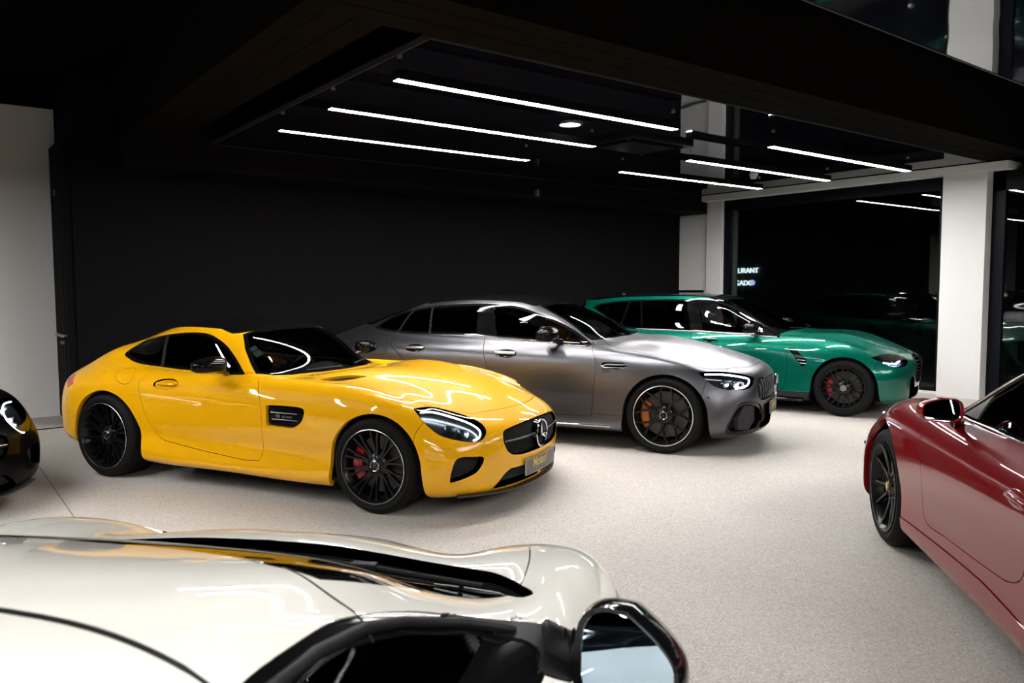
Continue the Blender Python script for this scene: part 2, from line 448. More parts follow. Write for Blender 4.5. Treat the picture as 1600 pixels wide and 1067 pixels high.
def beam(name, lo, hi, along):
    b = struct(MB().box(lo, hi).build(name, M_conc))
    s = MB()                                                        # shuttering board joints, standing slightly proud
    k = 0 if along == 'x' else 1
    for f in (.3, .64):
        c = lo[1-k]+(hi[1-k]-lo[1-k])*f
        a = [0, 0, lo[2]-.003]; d = [0, 0, lo[2]+.01]; a[k], d[k] = lo[k], hi[k]; a[1-k], d[1-k] = c-.006, c+.006
        s.box(a, d)
    s.build('board_joint', M_conc, b); return b
beam('beam_front', (1.83, 3.85, 3.18), (11.5, 4.455, 3.9), 'x')
beam('beam_left', (1.83, 4.455, 3.18), (2.39, 9.9, 3.9), 'y')
sbox('trim_3', (1.83, 9.16, 2.87), (11.56, 9.9, 3.9), M_char)      # bulkhead over the back wall
# window wall
sbox('wall_right', (11.58, 9.13, 0), (11.75, 9.9, 2.87), M_white)
sbox('pillar', (11.33, 4.46, 0), (11.9, 5.02, 3.06), M_white, .004)
sbox('pillar_rear', (11.45, 8.83, 0), (11.9, 9.16, 3.1), M_white, .004)
sbox('trim_4', (11.30, 4.2, 3.06), (11.75, 9.16, 3.16), M_white)
sbox('trim_5', (11.3, Y0, 3.16), (11.75, 9.16, 3.9), M_black)
sbox('trim_6', (11.48, 5.02, -.06), (11.95, 8.83, .035), M_white)  # window sill step
M_pane = glass('window_glass', (.80, .84, .82))
def window(name, y0, y1, z0, z1, fr=.11):
    f = MB(); x0, x1 = 11.52, 11.60
    f.box((x0, y0, z0), (x1, y0+fr, z1)); f.box((x0, y1-fr, z0), (x1, y1, z1)); f.box((x0, y0, z1-fr*1.6), (x1, y1, z1)); f.box((x0, y0, z0), (x1, y1, z0+.05))
    o = struct(f.build(name, M_navy))
    MB().box((11.555, y0+fr, z0+.05), (11.561, y1-fr, z1-fr*1.6)).build('pane', M_pane, o)
    return o
window('window_1', 5.02, 8.83, .035, 3.06)
window('window_2', 3.75, 4.46, 0, 3.06, .16)
sbox('trim_7', (11.30, 3.45, 0), (11.75, 3.75, 3.16), M_navy)      # dark post right of the pillar
struct(MB().box((11.285, 3.735, 0), (11.30, 3.75, 3.16)).build('trim_8', M_alu))
window('window_3', -1.2, 3.45, 0, 3.06, .12)
sbox('wall_front', (11.5, Y0, 0), (11.75, -1.2, 3.16), M_char)
# outside: pavement, reveal and a dark frontage with a lit sign
M_tar = mat('dark_pavement', (.02, .02, .02), .8, noise=.3, scale=5)
M_front = mat('dark_frontage', (.012, .014, .013), .6)
sbox('ground', (11.5, -12, -.2), (45, 30, -.06), M_tar)
sbox('trim_9', (11.62, 8.63, -.06), (11.66, 8.70, 3.0), mat('grey_render', (.30, .33, .30), .8))
fr = struct(MB().box((25.1, -10, -.1), (25.4, 30, 7)).build('wall_outside', M_front))
MB().box((25.06, 18.27, -.1), (25.1, 18.9, 7)).build('frontage_pier', mat('grey_frontage_stone', (.10, .105, .115), .8), fr)
for yy in (14.2, 11.6):
    MB().box((25.0, yy, 0), (25.1, yy+.12, 5)).box((25.0, yy, 1.5), (25.1, yy+1.6, 1.6)).build('shutter_frame', M_black, fr)
def text(name, s, size, m, M, parent=None, ext=.01, shear=0, align='LEFT', bold=0):
    c = bpy.data.curves.new(name, 'FONT'); c.body = s; c.size = size; c.extrude = ext; c.align_x = align; c.shear = shear; c.offset = bold
    c.resolution_u = 3
    t = bpy.data.objects.new(name+'_tmp', c); COL.objects.link(t)
    dg = bpy.context.evaluated_depsgraph_get(); me = bpy.data.meshes.new_from_object(t.evaluated_get(dg)); me.materials.clear()
    bpy.data.objects.remove(t); bpy.data.curves.remove(c)
    me.transform(M); me.name = name
    return link(name, me, m, parent)
def basis(o, x, y): 
    x, y = Vector(x).normalized(), Vector(y).normalized(); z = x.cross(y); m = Matrix((x, y, z)).transposed().to_4x4(); m.translation = o; return m
M_sign = emis('lit_sign_letters', (.75, .92, 1.0), .32)
sg = empty('illuminated_sign', (25.05, 18.6, 2.0)); tag(sg, 'lit white shop sign letters across the street seen through the window', 'sign')
# text runs towards -Y as seen from inside
text('letters', 'AURANT', .27, M_sign, basis((.0, .10, .04), (0, -1, 0), (0, 0, 1)), sg, .03, 0, 'LEFT', .002)
text('letters', 'GADO', .27, M_sign, basis((.0, .04, -.43), (0, -1, 0), (0, 0, 1)), sg, .03, 0, 'LEFT', .002)
MB().lathe([(0.001, -.03), (.10, -.03), (.10, .06), (.001, .06)], 24, 'X', (.0, -.72, -.33)).build('round_mark', emis('lit_round_mark', (.45, .6, 1), .22), sg)
# ---------------------------------------------------------------- lamps
M_led = emis('led_diffuser', (1.0, .978, .955), LIGHT_STRENGTH)
M_house = mat('black_lamp_housing', (.004, .004, .0045), .6, spec=.05)
def linear_lamp(x0, x1, y, z, label, group='linear ceiling lamps'):
    o = empty('linear_lamp', ((x0+x1)/2, y, z)); h = (x1-x0)/2
    tag(o, label, 'lamp', group)
    MB().box((-h, -.048, .006), (h, .048, .07)).box((-h, -.048, 0), (h, -.043, .006)).box((-h, .043, 0), (h, .048, .006)).build('housing', M_house, o)
    MB().box((-h+.003, -.0428, .001), (h-.003, .0428, .0055)).build('diffuser', M_led, o)
    for sx in (-h+.03, h-.03):
        MB().cyl((sx, 0, .07), (sx, 0, 3.172-z), .0025, n=6).build('cable', M_house, o)
        MB().cyl((sx, 0, 3.155-z), (sx, 0, 3.17-z), .018, n=12).build('ceiling_cup', M_alu, o)
    return o
names = ['nearest', 'middle', 'farthest']
for k, y in enumerate((4.93, 6.03, 7.13)):
    linear_lamp(2.75, 5.69, y, 3.0, f'long white linear lamp hanging above the yellow car, {names[k]} of the left three')
    linear_lamp(7.20, 10.15, y, 3.0, f'white linear lamp hanging by the window, {names[k]} of the right three')
for k, y in enumerate((-3.2, -1.9, -.6)):                               # the hall goes on behind the camera
    w_ = ('third', 'second', 'first')[k]
    linear_lamp(2.9, 5.9, y, 3.0, f'linear lamp of the front hall, {w_} before the concrete beam')
    linear_lamp(7.13, 10.15, y, 3.0, f'linear lamp of the front hall by the window, {w_} before the beam')
    linear_lamp(-2.6, .4, y+.62, 3.0, f'linear lamp of the front hall over the white car, {w_} row')
for k, y in enumerate((4.93, 6.03, 7.13)):
    linear_lamp(-3.3, -.3, y, 3.0, f'linear lamp over the black car at the left, {("nearest", "middle", "farthest")[k]} of three')
# ---------------------------------------------------------------- ceiling fittings, wall fittings
M_dk = mat('dark_grille_plastic', (.006, .0055, .004), .6, spec=.08)
ac = empty('air_conditioner', (6.58, 6.28, 3.17)); tag(ac, 'dark square air conditioning cassette set in the gloss black ceiling', 'air conditioner')
MB().box((-.50, -.42, -.045), (.50, .42, .002), bev=.01).build('frame', M_dk, ac)
MB().box((-.36, -.26, -.058), (.36, .26, -.044), bev=.006).build('intake_grille', M_dk, ac)
for a, b in (((-.40, .31, -.06), (.40, .35, -.044)), ((-.40, -.35, -.06), (.40, -.31, -.044)), ((-.45, -.25, -.06), (-.40, .25, -.044)), ((.40, -.25, -.06), (.45, .25, -.044))):
    MB().box(a, b).build('air_flap', M_black, ac)
dl = empty('downlight', (5.27, 5.93, 3.17)); tag(dl, 'small round ceiling spotlight between the two nearest lamps', 'lamp')
MB().lathe([(.105, -.012), (.13, -.012), (.13, .002), (.105, .002)], 32, 'Z', closed=True).build('rim', M_alu, dl)
MB().lathe([(.001, -.006), (.106, -.006)], 32, 'Z').build('diffuser', emis('spot_diffuser', (.9, .96, 1), 1.6), dl)
sd = empty('smoke_detector', (9.73, 6.95, 3.17)); tag(sd, 'small white smoke detector under the ceiling near the window', 'detector')
MB().lathe([(.001, -.075), (.03, -.075), (.045, -.06), (.05, -.035), (.06, -.03), (.065, 0)], 24, 'Z').build('housing', M_white, sd, 40)
sn = MB().box((7.42, 9.085, 2.90), (7.47, 9.16, 3.0), bev=.008).build('wall_sensor', mat('grey_plastic', (.10, .10, .10), .5)); tag(sn, 'small grey sensor high on the dark bulkhead', 'sensor')
br = MB().box((11.50, 9.30, 1.44), (11.57, 9.89, 1.475), bev=.01).build('wall_bracket', M_black); tag(br, 'black bar on the white wall behind the green car', 'bracket')
# dark door leaf at the left end of the back wall, with its lock
dd = struct(MB().box((1.33, 9.93, .015), (1.42, 10.82, 3.2)).build('door_1', M_char))
MB().box((1.325, 10.08, .05), (1.335, 10.7, 3.1)).build('door_panel', M_char, dd)
MB().cyl((1.30, 10.0, 1.02), (1.42, 10.0, 1.02), .012, n=10).box((1.28, 9.99, 1.0), (1.3, 10.55, 1.03)).build('door_bolt', M_alu, dd)
MB().cyl((1.29, 10.2, .93), (1.33, 10.2, .93), .02, n=12).build('lock_cylinder', M_alu, dd)
rl = MB().box((1.31, 10.3, 2.62), (1.33, 10.42, 2.68)).build('alarm_light', mat('dim_red_lens', (.12, .004, .004), .3)); tag(rl, 'small dim red lens above the dark door', 'alarm')
pts = smooth_poly([(.35, 9.82), (.8, 9.86), (1.15, 9.88), (1.32, 9.9)], False)
cb = MB().tube([(x, y, .006) for x, y in pts], .006, 6).build('floor_cable', M_black, None, 40); tag(cb, 'thin black cable lying on the floor by the white wall', 'cable')
# control rings of each body: sill up to the roof spine; columns run from the nose centre round the flank to the tail centre (x, y, z rows)
RING_GT = [
 [[3.377,3.349,3.228,3.061,2.947,2.63,2.2,1.75,1.2,.75,.42,0,-.38,-.636,-.74,-.756],[0,.35,.64,.82,.87,.87,.89,.89,.89,.9,.9,.88,.85,.7,.38,0],[.12,.12,.13,.14,.15,.15,.15,.15,.16,.16,.17,.2,.24,.26,.27,.27]],
 [[3.461,3.424,3.303,3.145,2.996,2.63,2.2,1.75,1.2,.75,.42,0,-.42,-.7,-.812,-.836],[0,.36,.66,.85,.925,.945,.943,.933,.933,.948,.963,.96,.92,.76,.42,0],[.15,.155,.17,.18,.18,.19,.185,.185,.19,.2,.21,.24,.28,.3,.31,.31]],
 [[3.475,3.442,3.331,3.173,3.014,2.63,2.2,1.75,1.2,.75,.42,0,-.42,-.716,-.832,-.852],[0,.36,.67,.865,.935,.955,.925,.908,.902,.915,.94,.968,.93,.78,.43,0],[.31,.31,.32,.33,.33,.34,.36,.36,.36,.37,.39,.38,.4,.42,.43,.43]],
 [[3.479,3.452,3.34,3.173,3.005,2.63,2.2,1.75,1.2,.75,.42,0,-.42,-.7,-.82,-.84],[0,.35,.66,.86,.935,.958,.945,.935,.93,.935,.955,.972,.94,.79,.44,0],[.45,.45,.455,.46,.47,.48,.47,.47,.47,.48,.5,.52,.54,.56,.57,.57]],
 [[3.452,3.419,3.303,3.126,2.993,2.63,2.2,1.75,1.2,.75,.42,0,-.396,-.66,-.772,-.796],[0,.35,.63,.82,.905,.952,.95,.945,.942,.945,.96,.972,.94,.8,.46,0],[.575,.57,.565,.575,.61,.62,.6,.6,.6,.62,.64,.657,.669,.682,.691,.691]],
 [[3.359,3.317,3.191,3.024,2.919,2.62,2.2,1.75,1.2,.75,.42,0,-.38,-.62,-.724,-.748],[0,.34,.6,.765,.86,.925,.935,.935,.935,.938,.95,.955,.91,.78,.46,0],[.655,.652,.652,.68,.725,.755,.745,.745,.745,.755,.775,.788,.784,.785,.795,.8]],
 [[3.173,3.126,3.014,2.919,2.8,2.58,2.2,1.75,1.2,.75,.42,0,-.364,-.572,-.668,-.692],[0,.32,.55,.7,.79,.85,.875,.885,.885,.885,.89,.885,.83,.7,.42,0],[.762,.758,.745,.768,.79,.825,.83,.825,.825,.83,.85,.863,.854,.851,.865,.875]],
 [[2.75,2.7,2.6,2.5,2.42,2.3,2.05,1.6,1.15,.75,.4,0,-.3,-.46,-.54,-.572],[0,.3,.48,.6,.68,.75,.8,.82,.82,.815,.8,.76,.69,.58,.36,0],[.89,.892,.88,.865,.862,.868,.868,.868,.868,.875,.893,.927,.96,.949,.953,.957]],
 [[2.15,2.12,2.05,1.98,1.92,1.83,1.67,1.42,1.08,.72,.37,.01,-.25,-.388,-.452,-.476],[0,.3,.48,.59,.66,.715,.76,.78,.785,.78,.765,.72,.645,.53,.32,0],[.925,.93,.92,.895,.88,.876,.876,.878,.88,.886,.904,.951,1,.999,1,1.004]],
 [[1.7,1.68,1.62,1.56,1.5,1.44,1.37,1.28,1,.7,.35,.02,-.2,-.324,-.364,-.38],[0,.3,.48,.58,.65,.7,.73,.745,.755,.75,.73,.68,.6,.48,.28,0],[.88,.88,.878,.876,.876,.88,.885,.888,.892,.898,.915,.968,1.021,1.038,1.047,1.054]],
 [[1.42,1.4,1.36,1.32,1.28,1.23,1.17,1.08,.9,.65,.38,.12,-.05,-.12,-.15,-.17],[0,.28,.44,.53,.58,.625,.65,.665,.675,.672,.655,.615,.53,.42,.24,0],[1.06,1.06,1.055,1.05,1.045,1.04,1.04,1.045,1.055,1.06,1.06,1.054,1.076,1.102,1.121,1.133]],
 [[1.14,1.13,1.11,1.08,1.04,.99,.92,.84,.7,.54,.38,.24,.14,.09,.07,.06],[0,.26,.41,.49,.53,.555,.57,.58,.585,.58,.565,.53,.46,.35,.2,0],[1.21,1.208,1.2,1.19,1.185,1.185,1.19,1.197,1.203,1.203,1.19,1.174,1.169,1.181,1.197,1.203]],
 [[.98,.97,.955,.93,.9,.86,.81,.75,.66,.56,.47,.39,.33,.3,.28,.27],[0,.2,.32,.38,.41,.43,.44,.445,.445,.44,.42,.385,.32,.24,.13,0],[1.255,1.252,1.247,1.242,1.242,1.243,1.247,1.25,1.252,1.251,1.246,1.24,1.238,1.242,1.249,1.252]],
 [[.82,.81,.8,.78,.76,.74,.72,.69,.66,.62,.58,.54,.51,.48,.46,.45],[0,0,0,0,0,0,0,0,0,0,0,0,0,0,0,0],[1.283,1.283,1.284,1.284,1.284,1.285,1.285,1.285,1.285,1.285,1.284,1.283,1.282,1.281,1.28,1.28]],
]
RING_G4 = [
 [[3.7,3.66,3.53,3.35,3.25,2.951,2.5,2.05,1.4,.85,.45,0,-.5,-.9,-1.05,-1.08],[0,.35,.64,.82,.88,.88,.88,.88,.88,.89,.89,.88,.85,.7,.38,0],[.15,.15,.15,.16,.17,.17,.17,.17,.17,.18,.19,.22,.26,.28,.29,.29]],
 [[3.78,3.74,3.61,3.44,3.32,2.951,2.5,2.05,1.4,.85,.45,0,-.55,-1,-1.16,-1.19],[0,.38,.68,.86,.93,.95,.935,.93,.93,.94,.95,.955,.92,.76,.42,0],[.18,.185,.195,.2,.205,.205,.2,.2,.205,.21,.22,.25,.29,.31,.32,.32]],
 [[3.8,3.77,3.65,3.48,3.34,2.951,2.5,2.05,1.4,.85,.45,0,-.55,-1.02,-1.18,-1.21],[0,.38,.69,.875,.94,.96,.945,.935,.932,.938,.955,.965,.93,.78,.43,0],[.36,.36,.36,.37,.37,.37,.36,.36,.36,.37,.39,.41,.43,.45,.46,.46]],
 [[3.82,3.79,3.66,3.47,3.33,2.951,2.5,2.05,1.4,.85,.45,0,-.55,-1.01,-1.19,-1.22],[0,.37,.68,.865,.935,.962,.955,.95,.948,.95,.962,.97,.94,.79,.44,0],[.51,.51,.51,.515,.52,.53,.53,.53,.53,.54,.55,.57,.6,.63,.64,.64]],
 [[3.82,3.78,3.64,3.43,3.28,2.951,2.5,2.05,1.4,.85,.45,0,-.52,-.97,-1.16,-1.19],[0,.36,.65,.835,.91,.955,.958,.957,.957,.957,.965,.97,.94,.8,.46,0],[.66,.655,.645,.65,.66,.68,.68,.68,.68,.69,.71,.74,.77,.8,.81,.81]],
 [[3.76,3.72,3.58,3.38,3.22,2.93,2.5,2.05,1.4,.85,.45,0,-.5,-.93,-1.13,-1.17],[0,.34,.61,.78,.865,.925,.94,.945,.945,.945,.95,.95,.91,.78,.46,0],[.755,.75,.74,.755,.79,.83,.85,.86,.87,.88,.89,.91,.92,.93,.94,.945]],
 [[3.6,3.56,3.43,3.26,3.13,2.9,2.5,2.05,1.4,.85,.45,0,-.46,-.85,-1.03,-1.07],[0,.32,.56,.7,.79,.855,.89,.9,.9,.9,.9,.885,.83,.7,.42,0],[.835,.83,.81,.82,.845,.885,.915,.925,.935,.945,.955,.97,.985,1,1.01,1.01]],
 [[3.15,3.1,3,2.9,2.83,2.7,2.45,2.05,1.38,.85,.42,0,-.42,-.75,-.92,-.96],[0,.3,.5,.62,.7,.77,.82,.845,.845,.84,.83,.8,.74,.62,.38,0],[.955,.955,.945,.93,.92,.925,.945,.965,.98,.99,1,1.015,1.03,1.04,1.055,1.06]],
 [[2.65,2.62,2.56,2.5,2.46,2.4,2.28,2.02,1.36,.85,.4,-.02,-.4,-.68,-.84,-.87],[0,.3,.5,.61,.68,.735,.775,.8,.81,.805,.795,.765,.7,.58,.34,0],[1.025,1.028,1.02,1,.985,.975,.975,.985,1.005,1.018,1.03,1.045,1.06,1.075,1.09,1.095]],
 [[2.36,2.34,2.31,2.28,2.25,2.22,2.17,2.07,1.35,.85,.35,-.1,-.4,-.6,-.74,-.77],[0,.3,.48,.58,.64,.69,.725,.755,.78,.775,.76,.725,.655,.53,.31,0],[1.03,1.03,1.028,1.02,1,.985,.98,.985,1.015,1.03,1.045,1.065,1.09,1.11,1.125,1.13]],
 [[2.02,2,1.97,1.94,1.91,1.88,1.83,1.73,1.2,.8,.4,.06,-.16,-.3,-.38,-.4],[0,.29,.45,.53,.58,.62,.65,.675,.71,.705,.69,.655,.58,.46,.27,0],[1.21,1.205,1.2,1.19,1.18,1.175,1.175,1.18,1.2,1.21,1.215,1.215,1.22,1.235,1.25,1.255]],
 [[1.6,1.59,1.57,1.54,1.51,1.47,1.41,1.32,1.02,.78,.55,.34,.2,.1,.05,.03],[0,.28,.42,.49,.53,.555,.575,.59,.61,.61,.6,.57,.5,.39,.23,0],[1.37,1.368,1.362,1.355,1.352,1.352,1.357,1.365,1.378,1.38,1.372,1.36,1.352,1.358,1.37,1.375]],
 [[1.42,1.41,1.39,1.36,1.33,1.29,1.24,1.17,.98,.84,.7,.58,.5,.44,.41,.4],[0,.2,.32,.38,.41,.435,.45,.46,.47,.47,.46,.43,.37,.28,.16,0],[1.425,1.423,1.42,1.416,1.415,1.417,1.42,1.425,1.433,1.433,1.43,1.424,1.42,1.422,1.427,1.43]],
 [[1.25,1.24,1.22,1.2,1.18,1.15,1.12,1.08,1,.94,.87,.81,.77,.73,.71,.7],[0,0,0,0,0,0,0,0,0,0,0,0,0,0,0,0],[1.456,1.457,1.458,1.46,1.461,1.463,1.464,1.465,1.466,1.466,1.466,1.464,1.463,1.462,1.461,1.46]],
]
RING_M3 = [
 [[3.436,3.4,3.283,3.148,3.076,2.857,2.4,1.95,1.3,.8,.42,0,-.5,-.85,-1,-1.03],[0,.38,.66,.82,.87,.87,.86,.86,.86,.86,.87,.87,.85,.72,.4,0],[.15,.15,.15,.15,.15,.16,.16,.16,.16,.17,.18,.2,.24,.26,.27,.27]],
 [[3.544,3.517,3.409,3.256,3.157,2.857,2.4,1.95,1.3,.8,.42,0,-.52,-.93,-1.07,-1.1],[0,.4,.7,.86,.915,.935,.92,.905,.905,.915,.93,.94,.91,.78,.44,0],[.18,.18,.19,.2,.2,.2,.2,.2,.2,.205,.22,.24,.28,.3,.31,.31]],
 [[3.571,3.544,3.445,3.292,3.175,2.857,2.4,1.95,1.3,.8,.42,0,-.53,-.95,-1.09,-1.12],[0,.4,.71,.875,.93,.95,.93,.912,.91,.92,.94,.95,.92,.79,.45,0],[.35,.35,.355,.36,.36,.36,.35,.35,.35,.36,.375,.39,.41,.43,.44,.44]],
 [[3.58,3.553,3.454,3.292,3.166,2.857,2.4,1.95,1.3,.8,.42,0,-.53,-.95,-1.1,-1.13],[0,.4,.705,.87,.93,.952,.937,.922,.92,.927,.945,.955,.925,.8,.46,0],[.51,.51,.51,.51,.515,.52,.51,.51,.51,.52,.535,.55,.575,.595,.6,.6]],
 [[3.589,3.553,3.436,3.265,3.139,2.857,2.4,1.95,1.3,.8,.42,0,-.52,-.94,-1.1,-1.13],[0,.39,.69,.85,.91,.945,.94,.93,.928,.93,.945,.95,.925,.81,.48,0],[.61,.608,.603,.607,.627,.67,.66,.66,.66,.67,.69,.71,.74,.76,.77,.77]],
 [[3.553,3.517,3.391,3.22,3.094,2.84,2.4,1.95,1.3,.8,.42,0,-.5,-.92,-1.08,-1.11],[0,.37,.65,.8,.865,.915,.92,.922,.922,.922,.925,.925,.9,.8,.48,0],[.68,.675,.66,.68,.719,.79,.8,.8,.81,.82,.83,.85,.87,.88,.89,.89]],
 [[3.436,3.4,3.283,3.13,3.022,2.8,2.4,1.95,1.3,.8,.42,0,-.48,-.9,-1.06,-1.09],[0,.35,.6,.73,.795,.845,.87,.875,.875,.875,.875,.87,.85,.76,.46,0],[.745,.74,.728,.757,.797,.86,.875,.88,.885,.89,.9,.91,.92,.93,.94,.94]],
 [[3.031,2.986,2.914,2.83,2.77,2.65,2.38,1.95,1.3,.8,.42,0,-.47,-.88,-1.03,-1.06],[0,.33,.53,.64,.71,.765,.8,.815,.82,.82,.82,.815,.8,.72,.44,0],[.905,.916,.922,.905,.9,.905,.915,.92,.925,.93,.938,.95,.965,.98,.99,.99]],
 [[2.6,2.56,2.5,2.43,2.38,2.32,2.2,1.93,1.3,.8,.4,0,-.46,-.86,-1,-1.03],[0,.32,.51,.61,.67,.72,.755,.775,.785,.785,.785,.78,.765,.69,.42,0],[.965,.97,.96,.945,.935,.93,.928,.932,.94,.945,.953,.965,.985,1,1.01,1.01]],
 [[2.22,2.2,2.17,2.14,2.11,2.08,2.04,1.92,1.3,.8,.4,0,-.45,-.84,-.98,-1],[0,.31,.48,.57,.63,.675,.71,.74,.76,.76,.76,.755,.74,.67,.4,0],[.975,.975,.97,.96,.945,.935,.93,.935,.95,.957,.965,.975,1,1.02,1.03,1.03]],
 [[1.69,1.67,1.64,1.61,1.58,1.55,1.5,1.41,1.109,.78,.42,.06,-.4,-.78,-.9,-.92],[0,.3,.45,.53,.57,.61,.635,.66,.695,.7,.7,.695,.675,.6,.36,0],[1.19,1.188,1.18,1.165,1.155,1.15,1.15,1.155,1.17,1.175,1.18,1.185,1.2,1.21,1.22,1.22]],
 [[1.275,1.268,1.254,1.232,1.21,1.181,1.145,1.087,.92,.7,.45,.12,-.3,-.7,-.83,-.85],[0,.28,.42,.49,.52,.55,.57,.585,.61,.62,.625,.62,.605,.53,.32,0],[1.385,1.383,1.377,1.37,1.366,1.366,1.37,1.376,1.388,1.392,1.39,1.38,1.36,1.345,1.36,1.365]],
 [[1.131,1.123,1.109,1.094,1.073,1.044,1.014,.96,.82,.66,.46,.22,-.1,-.4,-.5,-.52],[0,.2,.33,.39,.42,.44,.455,.465,.475,.48,.48,.475,.46,.4,.24,0],[1.425,1.423,1.42,1.417,1.417,1.418,1.42,1.423,1.43,1.432,1.43,1.425,1.413,1.405,1.413,1.415]],
 [[.9,.9,.88,.86,.84,.82,.8,.76,.7,.6,.48,.36,.2,.05,-.03,-.05],[0,0,0,0,0,0,0,0,0,0,0,0,0,0,0,0],[1.446,1.446,1.447,1.448,1.448,1.449,1.449,1.45,1.45,1.45,1.45,1.449,1.446,1.443,1.44,1.44]],
]
RING_NN = [
 [[3.28,3.24,3.1,2.92,2.78,2.45,2.05,1.65,1.15,.75,.42,0,-.45,-.75,-.9,-.93],[0,.35,.62,.78,.82,.83,.83,.83,.83,.84,.85,.86,.82,.68,.36,0],[.14,.14,.15,.16,.16,.16,.16,.16,.16,.17,.18,.2,.24,.26,.27,.27]],
 [[3.39,3.35,3.21,3.02,2.86,2.45,2.05,1.65,1.15,.75,.42,0,-.5,-.85,-1.01,-1.04],[0,.36,.65,.82,.88,.895,.88,.87,.87,.885,.905,.925,.88,.72,.4,0],[.17,.17,.18,.19,.2,.2,.195,.195,.2,.21,.22,.25,.29,.31,.32,.32]],
 [[3.43,3.39,3.25,3.06,2.89,2.45,2.05,1.65,1.15,.75,.42,0,-.5,-.87,-1.04,-1.07],[0,.36,.66,.835,.89,.905,.885,.872,.87,.885,.91,.93,.89,.74,.41,0],[.34,.34,.34,.35,.35,.35,.34,.34,.34,.35,.37,.39,.42,.44,.45,.45]],
 [[3.43,3.39,3.24,3.04,2.88,2.45,2.05,1.65,1.15,.75,.42,0,-.5,-.85,-1.03,-1.06],[0,.35,.65,.83,.89,.905,.895,.885,.885,.895,.915,.935,.9,.76,.42,0],[.48,.48,.48,.485,.49,.5,.49,.48,.48,.49,.51,.54,.57,.59,.6,.6]],
 [[3.38,3.34,3.19,2.99,2.84,2.45,2.05,1.65,1.15,.75,.42,0,-.47,-.8,-.97,-1],[0,.34,.62,.8,.865,.9,.9,.895,.895,.902,.918,.93,.89,.76,.43,0],[.6,.6,.6,.61,.62,.63,.62,.61,.61,.62,.65,.68,.71,.73,.74,.74]],
 [[3.26,3.22,3.08,2.91,2.79,2.43,2.05,1.65,1.15,.75,.42,0,-.42,-.72,-.88,-.91],[0,.32,.57,.745,.815,.875,.885,.885,.885,.888,.9,.9,.85,.73,.43,0],[.645,.645,.66,.695,.716,.77,.76,.755,.755,.765,.79,.82,.84,.85,.86,.86]],
 [[3.08,3.04,2.92,2.81,2.71,2.4,2.05,1.65,1.15,.75,.42,0,-.38,-.65,-.8,-.83],[0,.3,.52,.68,.75,.815,.835,.84,.84,.84,.84,.82,.77,.65,.38,0],[.675,.675,.705,.78,.809,.855,.85,.84,.838,.842,.86,.88,.89,.9,.91,.915]],
 [[2.75,2.72,2.64,2.56,2.49,2.3,2,1.62,1.12,.73,.4,0,-.33,-.57,-.7,-.73],[0,.28,.47,.59,.65,.73,.775,.785,.785,.78,.77,.73,.67,.56,.33,0],[.745,.748,.781,.856,.88,.893,.885,.875,.873,.878,.89,.92,.935,.945,.955,.96]],
 [[2.38,2.36,2.3,2.25,2.21,2.1,1.9,1.58,1.1,.72,.38,0,-.28,-.5,-.62,-.65],[0,.28,.46,.56,.61,.67,.72,.745,.75,.745,.73,.68,.62,.52,.3,0],[.825,.825,.83,.84,.875,.88,.885,.886,.888,.893,.905,.94,.965,.975,.985,.99]],
 [[2.15,2.13,2.09,2.05,2.02,1.96,1.88,1.65,1.158,.7,.36,0,-.22,-.4,-.5,-.53],[0,.288,.453,.546,.597,.649,.69,.726,.742,.715,.695,.635,.57,.47,.27,0],[.885,.885,.885,.885,.885,.888,.892,.897,.9,.906,.92,.965,.995,1.01,1.02,1.025]],
 [[1.81,1.79,1.76,1.73,1.7,1.66,1.6,1.48,1.043,.7,.42,.12,-.03,-.14,-.2,-.22],[0,.278,.422,.505,.546,.587,.618,.649,.675,.65,.625,.565,.49,.39,.22,0],[1.06,1.06,1.055,1.05,1.047,1.045,1.045,1.05,1.06,1.065,1.07,1.085,1.1,1.11,1.12,1.125]],
 [[1.45,1.44,1.42,1.4,1.37,1.33,1.258,1.144,.88,.7,.53,.33,.22,.15,.1,.08],[0,.268,.402,.464,.494,.52,.541,.561,.56,.555,.535,.485,.41,.32,.19,0],[1.215,1.214,1.208,1.2,1.197,1.196,1.2,1.206,1.214,1.214,1.206,1.197,1.2,1.208,1.217,1.22]],
 [[1.301,1.287,1.258,1.23,1.187,1.144,1.086,1.015,.87,.76,.66,.55,.48,.43,.4,.38],[0,.196,.299,.35,.381,.397,.412,.427,.425,.42,.405,.37,.31,.24,.14,0],[1.265,1.264,1.26,1.256,1.255,1.256,1.258,1.262,1.266,1.266,1.262,1.257,1.256,1.26,1.264,1.266]],
 [[1.05,1.04,1.03,1.02,1,.98,.96,.93,.88,.82,.77,.72,.68,.65,.63,.62],[0,0,0,0,0,0,0,0,0,0,0,0,0,0,0,0],[1.293,1.293,1.294,1.294,1.295,1.295,1.296,1.296,1.296,1.296,1.296,1.296,1.295,1.294,1.294,1.294]],
]
